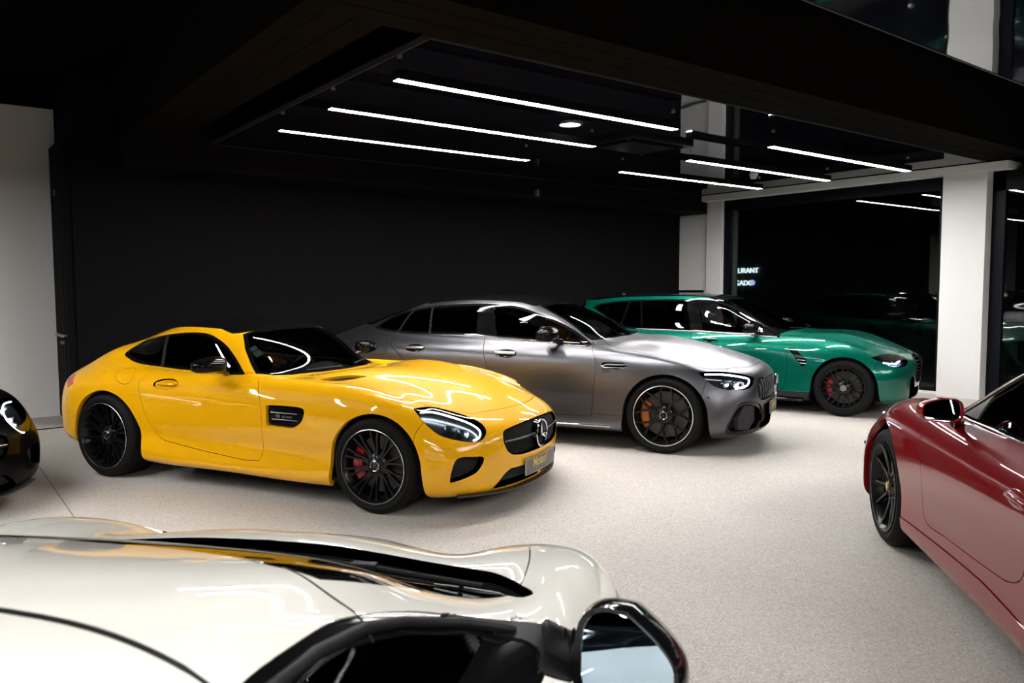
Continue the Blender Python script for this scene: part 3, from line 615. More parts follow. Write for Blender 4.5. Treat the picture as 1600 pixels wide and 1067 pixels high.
RING_WH = [
 [[3.28,3.24,3.1,2.92,2.78,2.45,2.05,1.65,1.15,.75,.42,0,-.45,-.75,-.9,-.93],[0,.382,.676,.85,.894,.905,.905,.905,.863,.874,.884,.894,.853,.707,.374,0],[.14,.14,.15,.16,.16,.16,.16,.16,.16,.17,.18,.2,.24,.26,.27,.27]],
 [[3.39,3.35,3.21,3.02,2.86,2.45,2.05,1.65,1.15,.75,.42,0,-.5,-.85,-1.01,-1.04],[0,.392,.709,.894,.959,.976,.959,.948,.905,.92,.941,.962,.915,.749,.416,0],[.17,.17,.18,.19,.2,.2,.195,.195,.2,.21,.22,.25,.29,.31,.32,.32]],
 [[3.43,3.39,3.25,3.06,2.89,2.45,2.05,1.65,1.15,.75,.42,0,-.5,-.87,-1.04,-1.07],[0,.392,.719,.91,.97,.986,.965,.95,.905,.92,.946,.967,.926,.77,.426,0],[.306,.308,.313,.325,.332,.347,.34,.34,.34,.35,.37,.39,.42,.44,.45,.45]],
 [[3.43,3.39,3.24,3.04,2.88,2.45,2.05,1.65,1.15,.75,.42,0,-.5,-.85,-1.03,-1.06],[0,.382,.709,.905,.97,.986,.976,.965,.92,.931,.952,.972,.936,.79,.437,0],[.328,.335,.36,.395,.423,.488,.49,.48,.48,.49,.51,.54,.57,.59,.6,.6]],
 [[3.38,3.34,3.19,2.99,2.84,2.45,2.05,1.65,1.15,.75,.42,0,-.47,-.8,-.97,-1],[0,.371,.676,.872,.943,.981,.981,.976,.931,.938,.955,.967,.926,.79,.447,0],[.361,.373,.414,.472,.517,.61,.62,.61,.61,.62,.65,.68,.71,.73,.74,.74]],
 [[3.26,3.22,3.08,2.91,2.79,2.43,2.05,1.65,1.15,.75,.42,0,-.42,-.72,-.88,-.91],[0,.349,.621,.812,.888,.954,.965,.965,.92,.924,.936,.936,.884,.759,.447,0],[.41,.423,.473,.547,.598,.72,.732,.752,.755,.765,.79,.82,.84,.85,.86,.86]],
 [[3.08,3.04,2.92,2.81,2.71,2.4,2.05,1.65,1.15,.75,.42,0,-.38,-.65,-.8,-.83],[0,.327,.567,.741,.818,.888,.91,.916,.874,.874,.874,.853,.801,.676,.395,0],[.495,.509,.553,.637,.689,.808,.822,.837,.838,.842,.86,.88,.89,.9,.907,.911]],
 [[2.62,2.6,2.56,2.54,2.52,2.39,2.09,1.7,1.135,.73,.4,0,-.33,-.57,-.7,-.73],[0,.31,.5,.62,.71,.8,.84,.86,.816,.811,.801,.759,.697,.582,.343,0],[.735,.735,.715,.765,.79,.83,.858,.872,.873,.878,.89,.914,.925,.932,.94,.943]],
 [[2.27,2.255,2.19,2.15,2.13,2.1,2.02,1.74,1.125,.72,.38,0,-.28,-.5,-.62,-.65],[0,.22,.48,.6,.68,.735,.79,.81,.78,.775,.759,.707,.645,.541,.312,0],[.845,.845,.842,.845,.85,.852,.86,.88,.888,.893,.904,.929,.947,.954,.961,.965]],
 [[2.21,2.15,2.08,2.05,2.03,2.01,1.97,1.67,1.101,.7,.36,0,-.22,-.4,-.5,-.53],[0,.25,.45,.58,.66,.72,.765,.775,.749,.744,.723,.66,.593,.489,.281,0],[.832,.832,.832,.834,.838,.845,.858,.888,.9,.904,.914,.947,.968,.979,.986,.99]],
 [[1.857,1.834,1.8,1.765,1.729,1.68,1.604,1.448,1.007,.7,.42,.12,-.03,-.14,-.2,-.22],[0,.294,.447,.534,.578,.621,.654,.655,.681,.676,.65,.588,.51,.406,.229,0],[.968,.968,.966,.964,.962,.962,.968,.98,.985,.989,.992,1.003,1.014,1.021,1.028,1.032]],
 [[1.408,1.395,1.369,1.343,1.303,1.251,1.188,1.089,.88,.7,.53,.33,.22,.15,.1,.08],[0,.27,.406,.468,.499,.525,.546,.567,.582,.577,.556,.504,.426,.333,.198,0],[1.119,1.118,1.114,1.108,1.106,1.105,1.108,1.112,1.118,1.118,1.112,1.106,1.108,1.114,1.12,1.122]],
 [[1.226,1.213,1.188,1.162,1.125,1.089,1.041,.984,.87,.76,.66,.55,.48,.43,.4,.38],[0,.198,.302,.354,.385,.4,.416,.432,.442,.437,.421,.385,.322,.25,.146,0],[1.163,1.162,1.159,1.156,1.156,1.156,1.158,1.161,1.164,1.164,1.161,1.157,1.156,1.159,1.162,1.164]],
 [[1.065,1.053,1.041,1.03,1.007,.984,.963,.931,.88,.82,.77,.72,.68,.65,.63,.62],[0,0,0,0,0,0,0,0,0,0,0,0,0,0,0,0],[1.183,1.183,1.184,1.184,1.184,1.184,1.185,1.185,1.185,1.185,1.185,1.185,1.184,1.184,1.184,1.184]],
]
# ---------------------------------------------------------------- car kit
MIR = np.array([1., -1., 1.])
def mesh_n(name, V, N, F, m, parent):
    return mesh(name, V, F, m, parent, True, N)
def flip(V, N, F): return V*MIR, N*MIR, [f[::-1] for f in F]
class Car:
    def __init__(s, name, label, xy, yaw, tab, group=None, Nu=210, Nv=124):
        s.root = empty(name, (xy[0], xy[1], 0), yaw); tag(s.root, label, 'car', group); s.S = Shell(tab, Nu, Nv)
    def cut(s, *a, **k): s.S.cut(*a, **k)
    def centre(s, names, oname, m, parent=None, **k):
        """a part that runs across the car: both halves in one mesh"""
        V, N, F = s.S.part(names, **k)
        if not len(F): return None
        V2, N2, F2 = flip(V, N, F); n = len(V)
        # weld along the centre line by sharing positions; normals there are already symmetric
        return mesh_n(oname, np.vstack([V, V2]), np.vstack([N, N2]), F+[[i+n for i in f] for f in F2], m, parent or s.root)
    def sides(s, names, oname, m, parents=None, **k):
        """left and right twin parts"""
        V, N, F = s.S.part(names, **k); out = []
        for i, (a, b, c) in enumerate(((V, N, F), flip(V, N, F))):
            out.append(mesh_n(oname, a, b, c, m, parents[i] if parents else s.root) if len(c) else None)
        return out
    def pt(s, a, b, d='xz', lift=0.):
        p, n = s.S.at(a, b, d); return p+n*lift, n
def tube_pts(C, pts, lift):
    """points given near the surface, pushed along the local normal"""
    out = []
    for p in pts:
        i = np.argmin(((C.S.V0-np.array(p))**2).sum(1)); out.append(np.array(p)+C.S.N0[i]*lift)
    return out
def mpt(p, sy): return (p[0], p[1]*sy, p[2])
M_tyre = mat('tyre_rubber', (.006, .006, .006), .75, bump=.1, scale=200, spec=.15)
M_rimblk = mat('black_wheel_lacquer', (.004, .004, .0045), .25, spec=.35)
M_rimsat = mat('satin_black_wheel', (.014, .014, .015), .38)
M_chrome = mat('bright_chrome', (.75, .76, .78), .12, 1.)
M_dim = mat('dim_silver_print', (.20, .20, .21), .4, .8)
M_silver = mat('machined_silver', (.62, .62, .63), .3, 1.)
M_disc = mat('brake_disc_steel', (.085, .08, .076), .45, .8, noise=.3, scale=30)
M_gloss = mat('gloss_black_trim', (.004, .004, .0045), .07, spec=.4)
M_mshell = mat('gloss_black_mirror_shell', (.003, .003, .0035), .10, spec=.16)
M_plast = mat('black_plastic', (.007, .007, .0075), .5, spec=.2)
M_dark = mat('dark_cabin', (.010, .010, .011), .7)
M_seat = mat('black_leather', (.016, .015, .016), .45, bump=.05, scale=80)
M_under = mat('underbody_black', (.006, .006, .006), .9)
M_drl = emis('daylight_led', (.80, .90, 1.0), 4.5)
M_lens = glass('clear_lens', (.86, .88, .9), 0, 1.45)
M_refl = mat('lamp_reflector', (.45, .46, .48), .15, 1.)
M_mirror = mat('mirror_glass', (.62, .72, .80), .02, 1.)
M_gdark = glass('dark_tinted_glass', (.055, .055, .06), 0, 1.52)
M_gmid = glass('lightly_tinted_glass', (.42, .46, .44), 0, 1.5)
M_red = mat('red_caliper_paint', (.34, .004, .009), .35, coat=.4)
M_orange = mat('bronze_orange_caliper_paint', (.42, .13, .015), .4, .3)
M_gold = mat('gold_print', (.55, .42, .12), .45)
def spoke_mesh(paths, top, bot, depth):
    """bar(s) through (r, angle, y, half width): bevelled section; the open side looks to -y"""
    mb = MB()
    for P in paths:
        V = []; F = []
        for i, (r, a, y, h) in enumerate(P):
            c, sn = math.cos(a), math.sin(a); t = (-sn, c)
            for off, yy in ((-h*top, y), (h*top, y), (h*bot, y+depth*.35), (h*.8*bot, y+depth), (-h*.8*bot, y+depth), (-h*bot, y+depth*.35)):
                V.append((r*c+t[0]*off, yy, r*sn+t[1]*off))
        n = len(P)
        for i in range(n-1):
            for k in range(6): F.append((i*6+k, i*6+(k+1) % 6, i*6+6+(k+1) % 6, i*6+6+k))
        F.append(tuple(range(5, -1, -1))); F.append(tuple((n-1)*6+k for k in range(6)))
        mb.raw(V, F)
    return mb
def emblem_star(mb, c, R, axis_y=-1, th=.006):
    """ring with a three-pointed star, facing -y (axis_y=-1)"""
    n = 36
    mb.tube([(c[0]+R*math.cos(2*math.pi*k/n), c[1], c[2]+R*math.sin(2*math.pi*k/n)) for k in range(n)], R*.085, 6, True)
    for k in range(3):
        a = math.pi/2+k*2*math.pi/3; t = (math.cos(a), math.sin(a)); q = (-t[1], t[0])
        V = [(c[0]+t[0]*R*.97, c[1], c[2]+t[1]*R*.97)]
        for s2 in (1, -1):
            V.append((c[0]+q[0]*s2*R*.17, c[1], c[2]+q[1]*s2*R*.17))
        V.append((c[0]-t[0]*R*.1, c[1], c[2]-t[1]*R*.1)); V.append((c[0]+t[0]*R*.1, c[1]+axis_y*th*1.6, c[2]+t[1]*R*.1))
        mb.raw(V, [(0, 1, 4), (1, 3, 4), (3, 2, 4), (2, 0, 4), (0, 2, 3, 1)])
    return mb
WHEEL_CACHE = {}
def wheel(car, x, y, R, rr, w, style, cal, cal_front, spoke_m=None, ring=None, turn=0., emb='star'):
    """one wheel; built facing -y and turned for the left side"""
    side = 1 if y > 0 else -1
    o = empty('wheel', (x, y, R), math.pi if side > 0 else 0, car.root)
    spoke_m = spoke_m or M_rimblk; hw = w/2
    key = (R, rr, w, style, cal_front, str(ring))
    if key not in WHEEL_CACHE:
        D = {}
        pr = [(rr, -hw+.016), (rr+.012, -hw+.003), (rr+(R-rr)*.55, -hw-.003), (R-.022, -hw+.006), (R-.008, -hw+.02), (R-.001, -hw+.036)]
        for g in (-.05, -.018, .018, .05):
            pr += [(R, g*w/.26-.006), (R-.007, g*w/.26-.004), (R-.007, g*w/.26+.004), (R, g*w/.26+.006)]
        pr += [(R-.001, hw-.036), (R-.02, hw-.006), (rr+(R-rr)*.5, hw), (rr, hw-.016)]
        D['tyre'] = MB().lathe(pr, 72, closed=True)
        D['rim'] = MB().lathe([(rr+.006, -hw+.012), (rr+.006, -hw-.002), (rr-.006, -hw-.003), (rr-.012, -hw+.012), (rr-.03, -hw+.035), (rr-.04, hw-.02), (rr, hw-.01)], 72)
        D['ring'] = MB().lathe([(rr+.0055, -hw-.0025), (rr+.0055-(ring or .006), -hw-.0045), (rr+.0055-(ring or .006), -hw-.002)], 96, closed=True)
        D['hub'] = MB().lathe([(.001, -hw+.030), (.034, -hw+.030), (.038, -hw+.034), (.066, -hw+.040), (.082, -hw+.052), (.085, -hw+.10)], 36)
        D['disc'] = MB().lathe([(.06, -.005), (.095, -.012), (.10, -.02), (rr*.78, -.02), (rr*.78, .012), (.1, .012)], 48)
        # cross-drilled holes as a ring of dark dots is left to the steel; caliper block hugging the disc
        a0 = math.pi if not cal_front else 0.
        arc = [a0+math.radians(d) for d in range(-36, 37, 8)]
        ro, ri = rr*.86, rr*.55
        V = []; F = []
        for a in arc:
            for r, yy in ((ri, -.055), (ri+.02, -.068), (ro-.02, -.068), (ro, -.05), (ro, .03), (ri, .03)): V.append((r*math.cos(a), yy, r*math.sin(a)))
        n = len(arc)
        for i in range(n-1):
            for k in range(6): F.append((i*6+k, i*6+(k+1) % 6, i*6+6+(k+1) % 6, i*6+6+k))
        F.append(tuple(range(6))); F.append(tuple((n-1)*6+k for k in range(5, -1, -1)))
        D['cal'] = MB().raw(V, F)
        for d in (-22, 0, 22):
            a = a0+math.radians(d); D['cal'].cyl(((ro+ri)/2*math.cos(a), -.074, (ro+ri)/2*math.sin(a)), ((ro+ri)/2*math.cos(a), -.06, (ro+ri)/2*math.sin(a)), .022, n=12)
        yh, yr = -hw+.040, -hw+.010; re = rr-.006
        if style == 'twin':      # ten slim pairs
            D['sp'] = (10, spoke_mesh([[(.055, math.radians(s*8), yh, .012), (.11, math.radians(s*4.6), yh+.004, .0085), (rr*.68, math.radians(s*5.6), yr+.014, .0075), (re, math.radians(s*7.2), yr, .010)] for s in (1, -1)], .7, 1, .03))
        elif style == 'cross':   # seven stems, each splitting towards the rim
            D['sp'] = (7, spoke_mesh([[(.05, 0, yh, .024), (.10, 0, yh+.002, .019), (rr*.50, 0, yr+.024, .017), (rr*.56, 0, yr+.020, .015)]]+[[(rr*.50, math.radians(s*1.5), yr+.024, .012), (rr*.72, math.radians(s*9), yr+.012, .011), (re, math.radians(s*17), yr, .012)] for s in (1, -1)], .65, 1, .032))
        elif style == 'fork':    # ten slim forks
            D['sp'] = (10, spoke_mesh([[(.05, 0, yh+.012, .018), (rr*.42, 0, yh+.006, .011)]]+[[(rr*.40, math.radians(s*1.0), yh+.006, .008), (rr*.7, math.radians(s*7), yr+.016, .0075), (re, math.radians(s*12), yr, .009)] for s in (1, -1)], .6, 1, .028))
        else:                    # ten slender straight spokes in five near pairs
            D['sp'] = (5, spoke_mesh([[(.04, math.radians(s*20), yh, .013), (.10, math.radians(s*15), yh+.004, .0115), (rr*.7, math.radians(s*15.5), yr+.018, .0095), (re, math.radians(s*17), yr+.002, .013)] for s in (1, -1)], .55, 1, .034))
        E = MB(); c = (0, -hw+.026, 0)
        if emb == 'star': emblem_star(E, c, .034); cap = M_chrome
        elif emb == 'disc': E.lathe([(.0, -hw+.024), (.014, -hw+.024), (.018, -hw+.028)], 20).lathe([(.022, -hw+.028), (.024, -hw+.022), (.034, -hw+.022), (.036, -hw+.03)], 24)
        else: E.prism([(-.018, .022), (.018, .022), (.017, -.004), (0, -.026), (-.017, -.004)], -hw+.022, -hw+.03)
        D['emb'] = E
        bolts = MB()
        for k in range(5):
            a = 2*math.pi*k/5+.3; bolts.cyl((.056*math.cos(a), -hw+.030, .056*math.sin(a)), (.056*math.cos(a), -hw+.05, .056*math.sin(a)), .010, n=8)
        D['bolts'] = bolts
        built = {}
        for k2, mb in D.items():
            if k2 == 'sp': built[k2] = (mb[0], mb[1].build('spoke', None, None, 30))
            else: built[k2] = mb.build(k2, None, None, 40)
        WHEEL_CACHE[key] = {k2: ((v[0], v[1].data) if k2 == 'sp' else v.data) for k2, v in built.items()}
        for v in built.values(): bpy.data.objects.remove(v[1] if isinstance(v, tuple) else v)
    D = WHEEL_CACHE[key]
    def inst(k, name, m, rot=0.):
        me = D[k]; ob = bpy.data.objects.new(name, me); COL.objects.link(ob); ob.parent = o; ob.rotation_euler = (0, rot, 0)
        if not me.materials: me.materials.append(None)
        ob.material_slots[0].link = 'OBJECT'; ob.material_slots[0].material = m; return ob
    inst('tyre', 'tyre', M_tyre); inst('rim', 'rim', spoke_m); inst('hub', 'hub', spoke_m); inst('disc', 'brake_disc', M_disc)
    c = inst('cal', 'brake_caliper', cal)
    if ring: tag(inst('ring', 'rim_edge', M_silver), 'thin bright ring around the black rim')
    inst('emb', 'hub_emblem', {'star': M_chrome, 'disc': M_silver}.get(emb, M_gold)); inst('bolts', 'wheel_bolts', M_plast)['kind'] = 'stuff'
    n, me = D['sp']
    for k in range(n):
        ob = bpy.data.objects.new('spoke', me); COL.objects.link(ob); ob.parent = o; ob.rotation_euler = (0, turn+2*math.pi*k/n, 0)
        if not me.materials: me.materials.append(None)
        ob.material_slots[0].link = 'OBJECT'; ob.material_slots[0].material = spoke_m
    return o
def arch_liner(car, x, R, y0=.50, y1=.84):
    """dark inner wheel housing above each wheel"""
    for s in (1, -1):
        mb = MB(); n = 20; V = []; F = []
        for i in range(n+1):
            a = math.radians(-25+230*i/n)
            for yy, rr in ((y1, R), (y0, R), (y0, .05)): V.append((x+rr*math.cos(a), s*yy, .34+rr*math.sin(a)))
        for i in range(n):
            for k in range(2): F.append((i*3+k, i*3+k+1, i*3+k+4, i*3+k+3))
        mb.raw(V, F); mb.build('wheel_housing', M_under, car.root)
def underbody(car, x0, x1, z=.17, hw=.80, gaps=()):
    xs = [x0]; mb = MB()
    edges = sorted([x0, x1]+[g for q in gaps for g in (q[0]-q[1], q[0]+q[1])])
    for i, (a, b) in enumerate(zip(edges[:-1], edges[1:])):
        h = hw if i % 2 == 0 else .50
        mb.box((a, -h, z), (b, h, z+.03))
    mb.build('underbody', M_under, car.root)
def seat(car, x, y, z=.30, hgt=.62, tilt=14, m=None, width=.25):
    o = empty('seat', (x, y, z), 0, car.root); m = m or M_seat
    MB().box((-.25, -width, 0), (.26, width, .14), bev=.05).build('seat_cushion', m, o, 40)
    T = Matrix.Translation((-.22, 0, .12))@Matrix.Rotation(-math.radians(tilt), 4, 'Y')
    b = MB(); b.box((-.08, -width*.95, 0), (.05, width*.95, hgt), T, .05).box((0, -width, .05), (.10, -width*.72, hgt*.75), T, .03).box((0, width*.72, .05), (.10, width, hgt*.75), T, .03)
    b.build('backrest', m, o, 40)
    MB().box((-.06, -.13, hgt+.01), (.05, .13, hgt+.20), T, .045).build('headrest', m, o, 40)
    return o
def cabin(car, dash_x, dash_z, half, wheel_y, rear=None, low=.24):
    """dark cockpit: dashboard, steering wheel, tunnel"""
    n = 13; V = []; F = []
    prof = [(.30, -.035), (.12, .0), (0, .012), (-.10, -.01), (-.17, -.07), (-.15, -.22), (-.05, -.34)]
    for i in range(n):
        yy = -half+2*half*i/(n-1); hump = .035*math.exp(-((yy-wheel_y)/.18)**2); cur = .10*(yy/half)**2
        for dx, dz in prof: V.append((dash_x+dx-cur*(1 if dx > 0 else .4), yy, dash_z+dz+hump*(1 if dx < .1 else 0)))
    k = len(prof)
    for i in range(n-1):
        for q in range(k-1): F.append((i*k+q, i*k+q+1, i*k+k+q+1, i*k+k+q))
    MB().raw(V, F).build('dashboard', M_dark, car.root, 60)
    s = empty('steering_wheel', (dash_x-.30, wheel_y, dash_z-.08), 0, car.root); s.rotation_euler = (0, -math.radians(68), 0)
    a = MB(); a.tube([(.175*math.cos(2*math.pi*q/28), .175*math.sin(2*math.pi*q/28), 0) for q in range(28)], .016, 8, True); a.build('wheel_rim', M_seat, s, 60)
    b = MB(); b.cyl((0, 0, -.03), (0, 0, .015), .055, n=20)
    for ang in (0, 180, 270): b.box((.04, -.014, -.012), (.17, .014, .004), Matrix.Rotation(math.radians(ang), 4, 'Z'), .004)
    b.build('wheel_hub', M_gloss, s, 40)
    MB().box((-.1, -.13, low), (dash_x, .13, low+.26), bev=.04).build('centre_console', M_dark, car.root, 40)
def lining(car, names, x0, x1, z0, off=.035):
    """inside skin of the cabin so that no paint shows through the panes"""
    S = car.S; c = S.V[S.T].mean(1)
    m = np.isin(S.L, [S.lab(n) for n in names]) & (c[:, 0] > x0) & (c[:, 0] < x1) & (c[:, 2] > z0)
    T = S.T[m]; u, T = np.unique(T, return_inverse=True); T = T.reshape(-1, 3)
    V = S.V[u]-S.N[u]*off; V[np.abs(S.V[u][:, 1]) < 1e-5, 1] = 0
    n = len(V); V2 = V*MIR
    mesh('cabin_lining', np.vstack([V, V2]), T.tolist()+[[i+n for i in f[::-1]] for f in T.tolist()], M_dark, car.root, True)
def door_mirror(car, base, c, size, m_shell, side=-1, m_glass=None, arm=.03, yaw=8, ribs=False, slim=.22, tilt=0):
    """door mirror: rounded shell, pane set in its rear face, arm to the door. c = centre, size = (depth, half width, half height)"""
    o = empty('door_mirror', c, 0, car.root); o.rotation_euler = (0, math.radians(tilt), math.radians(yaw)*side)
    a, b, h = size; V = []; F = []; n = 28; rows = [(0., 1.), (.10, 1.04), (.30, 1.05), (.55, .96), (.78, .76), (.93, .45), (1., .02)]
    def outline(t):
        cs, sn = math.cos(t), math.sin(t); e = .62
        yy = math.copysign(abs(cs)**e, cs)*b; zz = math.copysign(abs(sn)**e, sn)*h
        t2 = yy*side/b; zz *= 1-slim*t2 if t2 > 0 else 1-.1*t2; zz -= max(0, t2)*h*slim*.45     # outer end slimmer and lower
        return yy, zz
    for x, k in rows:
        for i in range(n):
            yy, zz = outline(2*math.pi*i/n); V.append((x*a, yy*k+(1-k)*(-side)*.02, zz*k))
    for r in range(len(rows)-1):
        for i in range(n): F.append((r*n+i, r*n+(i+1) % n, r*n+n+(i+1) % n, r*n+n+i))
    F.append(tuple(range((len(rows)-1)*n, len(rows)*n)))
    # rear lip and recess
    base_i = len(V)
    for x, k in ((-.010, .985), (-.004, .89), (.008, .88)):
        for i in range(n):
            yy, zz = outline(2*math.pi*i/n); V.append((x, yy*k, zz*k))
    q = [0]+[base_i+n*j for j in range(3)]
    for j in range(3):
        for i in range(n): F.append((q[j]+(i+1) % n, q[j]+i, q[j+1]+i, q[j+1]+(i+1) % n))
    MB().raw(V, F).build('mirror_shell', m_shell, o, 50)
    g = [(outline(2*math.pi*i/n)) for i in range(n)]
    MB().prism([(yy*.885, zz*.885) for yy, zz in g], .004, .009, 'X').build('mirror_glass', m_glass or M_mirror, o)
    loc = Matrix.Rotation(math.radians(-yaw)*side, 3, 'Z')
    p1 = loc@(Vector(base)-Vector(c)); p0 = Vector((a*.35, -side*b*.75, -h*(.05 if ribs else .55)))
    s2 = MB(); mid = (p0*.5+p1*.5)+Vector((.01, 0, -.012))
    s2.tube([p0, mid, p1], [arm*.9, arm, arm*1.25], 12)
    if ribs:
        for t in (.25, .4, .55, .7):
            p = p0.lerp(p1, t); s2.ball(tuple(p+Vector((-.012, 0, -.004))), (.022, .006, arm*1.05))
    s2.build('mirror_arm', M_plast if ribs else M_gloss, o, 60)
    return o
def handle(car, x0, x1, z, side, m, m_dish=None, h=.026, lift=.024, dish_done=False):
    """pull handle over a shallow dish"""
    p, n = car.pt((x0+x1)/2, z); L = (x1-x0)/2; q0, _ = car.pt(x0+.02, z); q1, _ = car.pt(x1-.02, z)
    d = Vector(q1)-Vector(q0); d.normalize(); nn = Vector(n); up = nn.cross(d); up.normalize()
    B = Matrix((d, nn, up)).transposed().to_4x4(); B.translation = Vector(p)
    if side < 0:
        S = Matrix.Diagonal((1, -1, 1, 1)); B = S@B
    dish = None if dish_done else MB().ball((0, .001, 0), (L*1.08, .006, h*1.9), B, 24, 10).build('handle_dish', m_dish or M_gloss, car.root, 60)
    MB().box((-L, lift-.008, -h*.45), (L, lift+.010, h*.75), B, .009).build('door_handle', m, dish or car.root, 60)
    return dish
def hexgrid(car, y0, y1, z0, z1, step, m, parent, x_in=.02, inside=None, r=.0035):
    """mesh insert of a grille: a lattice of thin bars following the nose"""
    mb = MB()
    def X(y, z):
        p, n = car.S.at(abs(y), z, 'yz'); return p[0]-x_in
    ys = np.arange(y0, y1+1e-6, step); zs = np.arange(z0, z1+1e-6, step*.8)
    for z in zs:
        run = []
        for y in ys:
            if inside is None or inside(y, z): run.append((X(y, z), y, z))
            elif len(run) > 1: mb.tube(run, r, 4); run = []
            else: run = []
        if len(run) > 1: mb.tube(run, r, 4)
    for y in ys:
        run = [(X(y, z), y, z) for z in zs if inside is None or inside(y, z)]
        if len(run) > 1: mb.tube(run, r, 4)
    o = mb.build('grille_mesh', m, parent); o['kind'] = 'stuff'; return o
def plate(car, z, h, m, txt, size, x_out=.012, w=.52, sub=True, bend=True, silver=None):
    """curved show plate on the nose with its lettering"""
    n = 14; V = []; F = []
    def X(y, zz): 
        return car.S.at(abs(y), zz, 'yz')[0][0]
    xs = [max(X(y, z-h/2), X(y, z), X(y, z+h/2))+x_out for y in np.linspace(-w/2, w/2, n)]
    ys = np.linspace(-w/2, w/2, n)
    for i in range(n):
        for dx, dz in ((0, -h/2), (0, h/2), (-.006, h/2), (-.006, -h/2)): V.append((xs[i]+dx, ys[i], z+dz))
    for i in range(n-1):
        for k in range(4): F.append((i*4+k, i*4+(k+1) % 4, i*4+4+(k+1) % 4, i*4+4+k))
    F += [(3, 2, 1, 0), tuple((n-1)*4+k for k in range(4))]
    o = MB().raw(V, F).build('number_plate', m, car.root)
    e = MB(); e.tube([(xs[i]+.001, ys[i], z+h/2) for i in range(n)], .003, 6).tube([(xs[i]+.001, ys[i], z-h/2) for i in range(n)], .003, 6)
    for i in (0, n-1): e.tube([(xs[i]+.001, ys[i], z-h/2), (xs[i]+.001, ys[i], z+h/2)], .003, 6)
    e.build('plate_frame', M_silver, o)
    # text reads from outside: runs towards +y when seen from the front
    t = text('plate_lettering', txt, size, M_gold, Matrix(), None, .0012, .22, 'LEFT', .003)
    for v in t.data.vertices:
        yy = v.co.x-w*.32; zz = v.co.y; d = v.co.z
        v.co = (np.interp(yy, ys, xs)+.001+d, yy, z-.012+zz)
    t.parent = o
    return o
# ---------------------------------------------------------------- paints
P_yellow = paint('bright_yellow_paint', (.80, .40, .002), 0, .38, 1)
P_grey = paint('satin_grey_paint', (.138, .138, .150), .96, .35, .0, .02, spec=.5)
P_green = paint('metallic_green_paint', (.0, .125, .083), .45, .33, 1, .05)
P_red = paint('deep_red_paint', (.20, .001, .004), .0, .35, 1, 0, .04)
P_white = paint('warm_white_paint', (.82, .81, .74), 0, .4, 1)
P_black = paint('black_paint', (.0015, .0015, .002), 0, .3, .22, 0, .03)
def arch_poly(cx, cz, R, leg=.03):
    a = np.radians(np.linspace(0, 180, 40))
    up = [(cx+R*math.cos(t), cz+R*math.sin(t)) for t in a]
    return up+[(cx-R-leg*.4, cz-.1), (cx-R-leg, 0), (cx+R+leg, 0), (cx+R+leg*.4, cz-.1)]
def strip(p0, p1, w):
    p0, p1 = np.array(p0, float), np.array(p1, float); d = p1-p0; n = np.array([-d[1], d[0]])/np.linalg.norm(d)*w/2
    return [p0+n, p1+n, p1-n, p0-n]
def headlamp(c, bucket_depth, drl, r, projs, tray=None, drl_lift=-.014, mdrl=None):
    """lens, sunken reflector tray, daylight line and projectors for both sides"""
    lens = c.sides('headlight', 'headlight', M_lens, gap=.003, rim=0, off=.001, sym=False)
    c.sides('headlight', 'lamp_tray', tray or M_gloss, parents=lens, gap=.001, rim=-bucket_depth, off=bucket_depth, sym=False)
    for sy, L in zip((1, -1), lens):
        pts = tube_pts(c, [(a, abs(b), z) for a, b, z in drl], drl_lift)
        P = smooth_poly([tuple(p) for p in pts], False, 5)
        MB().tube([mpt(p, sy) for p in P], r, 8).build('daylight_line', mdrl or M_drl, L, 60)
        for (x, y, z), rr in projs:
            p = tube_pts(c, [(x, y, z)], -.045)[0]; q = mpt(p, sy); d = Vector((.8, .6*sy, 0)).normalized()
            b = MB(); b.cyl(Vector(q)-d*.03, Vector(q)+d*.012, rr*1.12, n=20, cap=True); b.build('lamp_bezel', M_refl, L, 40)
            MB().ball(tuple(Vector(q)+d*.008), (rr*.9, rr*.9, rr*.9)).build('projector', M_lens, L, 60)
    return lens
def common(c, paint_m, wins, hood_m=None, glass_side=None, glass_front=None, lining_names=(), x0=-.9, x1=2.3, z0=.2, hood=True, roof_m=None):
    c.centre('windscreen_frit', 'windscreen_surround', M_gloss, gap=0, rim=.012, off=.001)
    c.centre('windscreen', 'windscreen', glass_front or M_gmid, gap=0, rim=0, off=.003)
    c.centre('rear_window', 'rear_window', M_gdark, gap=.002, rim=.01, off=.002)
    c.sides('window_trim', 'window_trim', M_gloss, gap=0, rim=.012, off=.001, sym=False)
    for w in wins: c.sides(w, 'side_window', glass_side or M_gdark, gap=0, rim=0, off=.004, sym=False)
    lining(c, list(lining_names), x0, x1, z0)
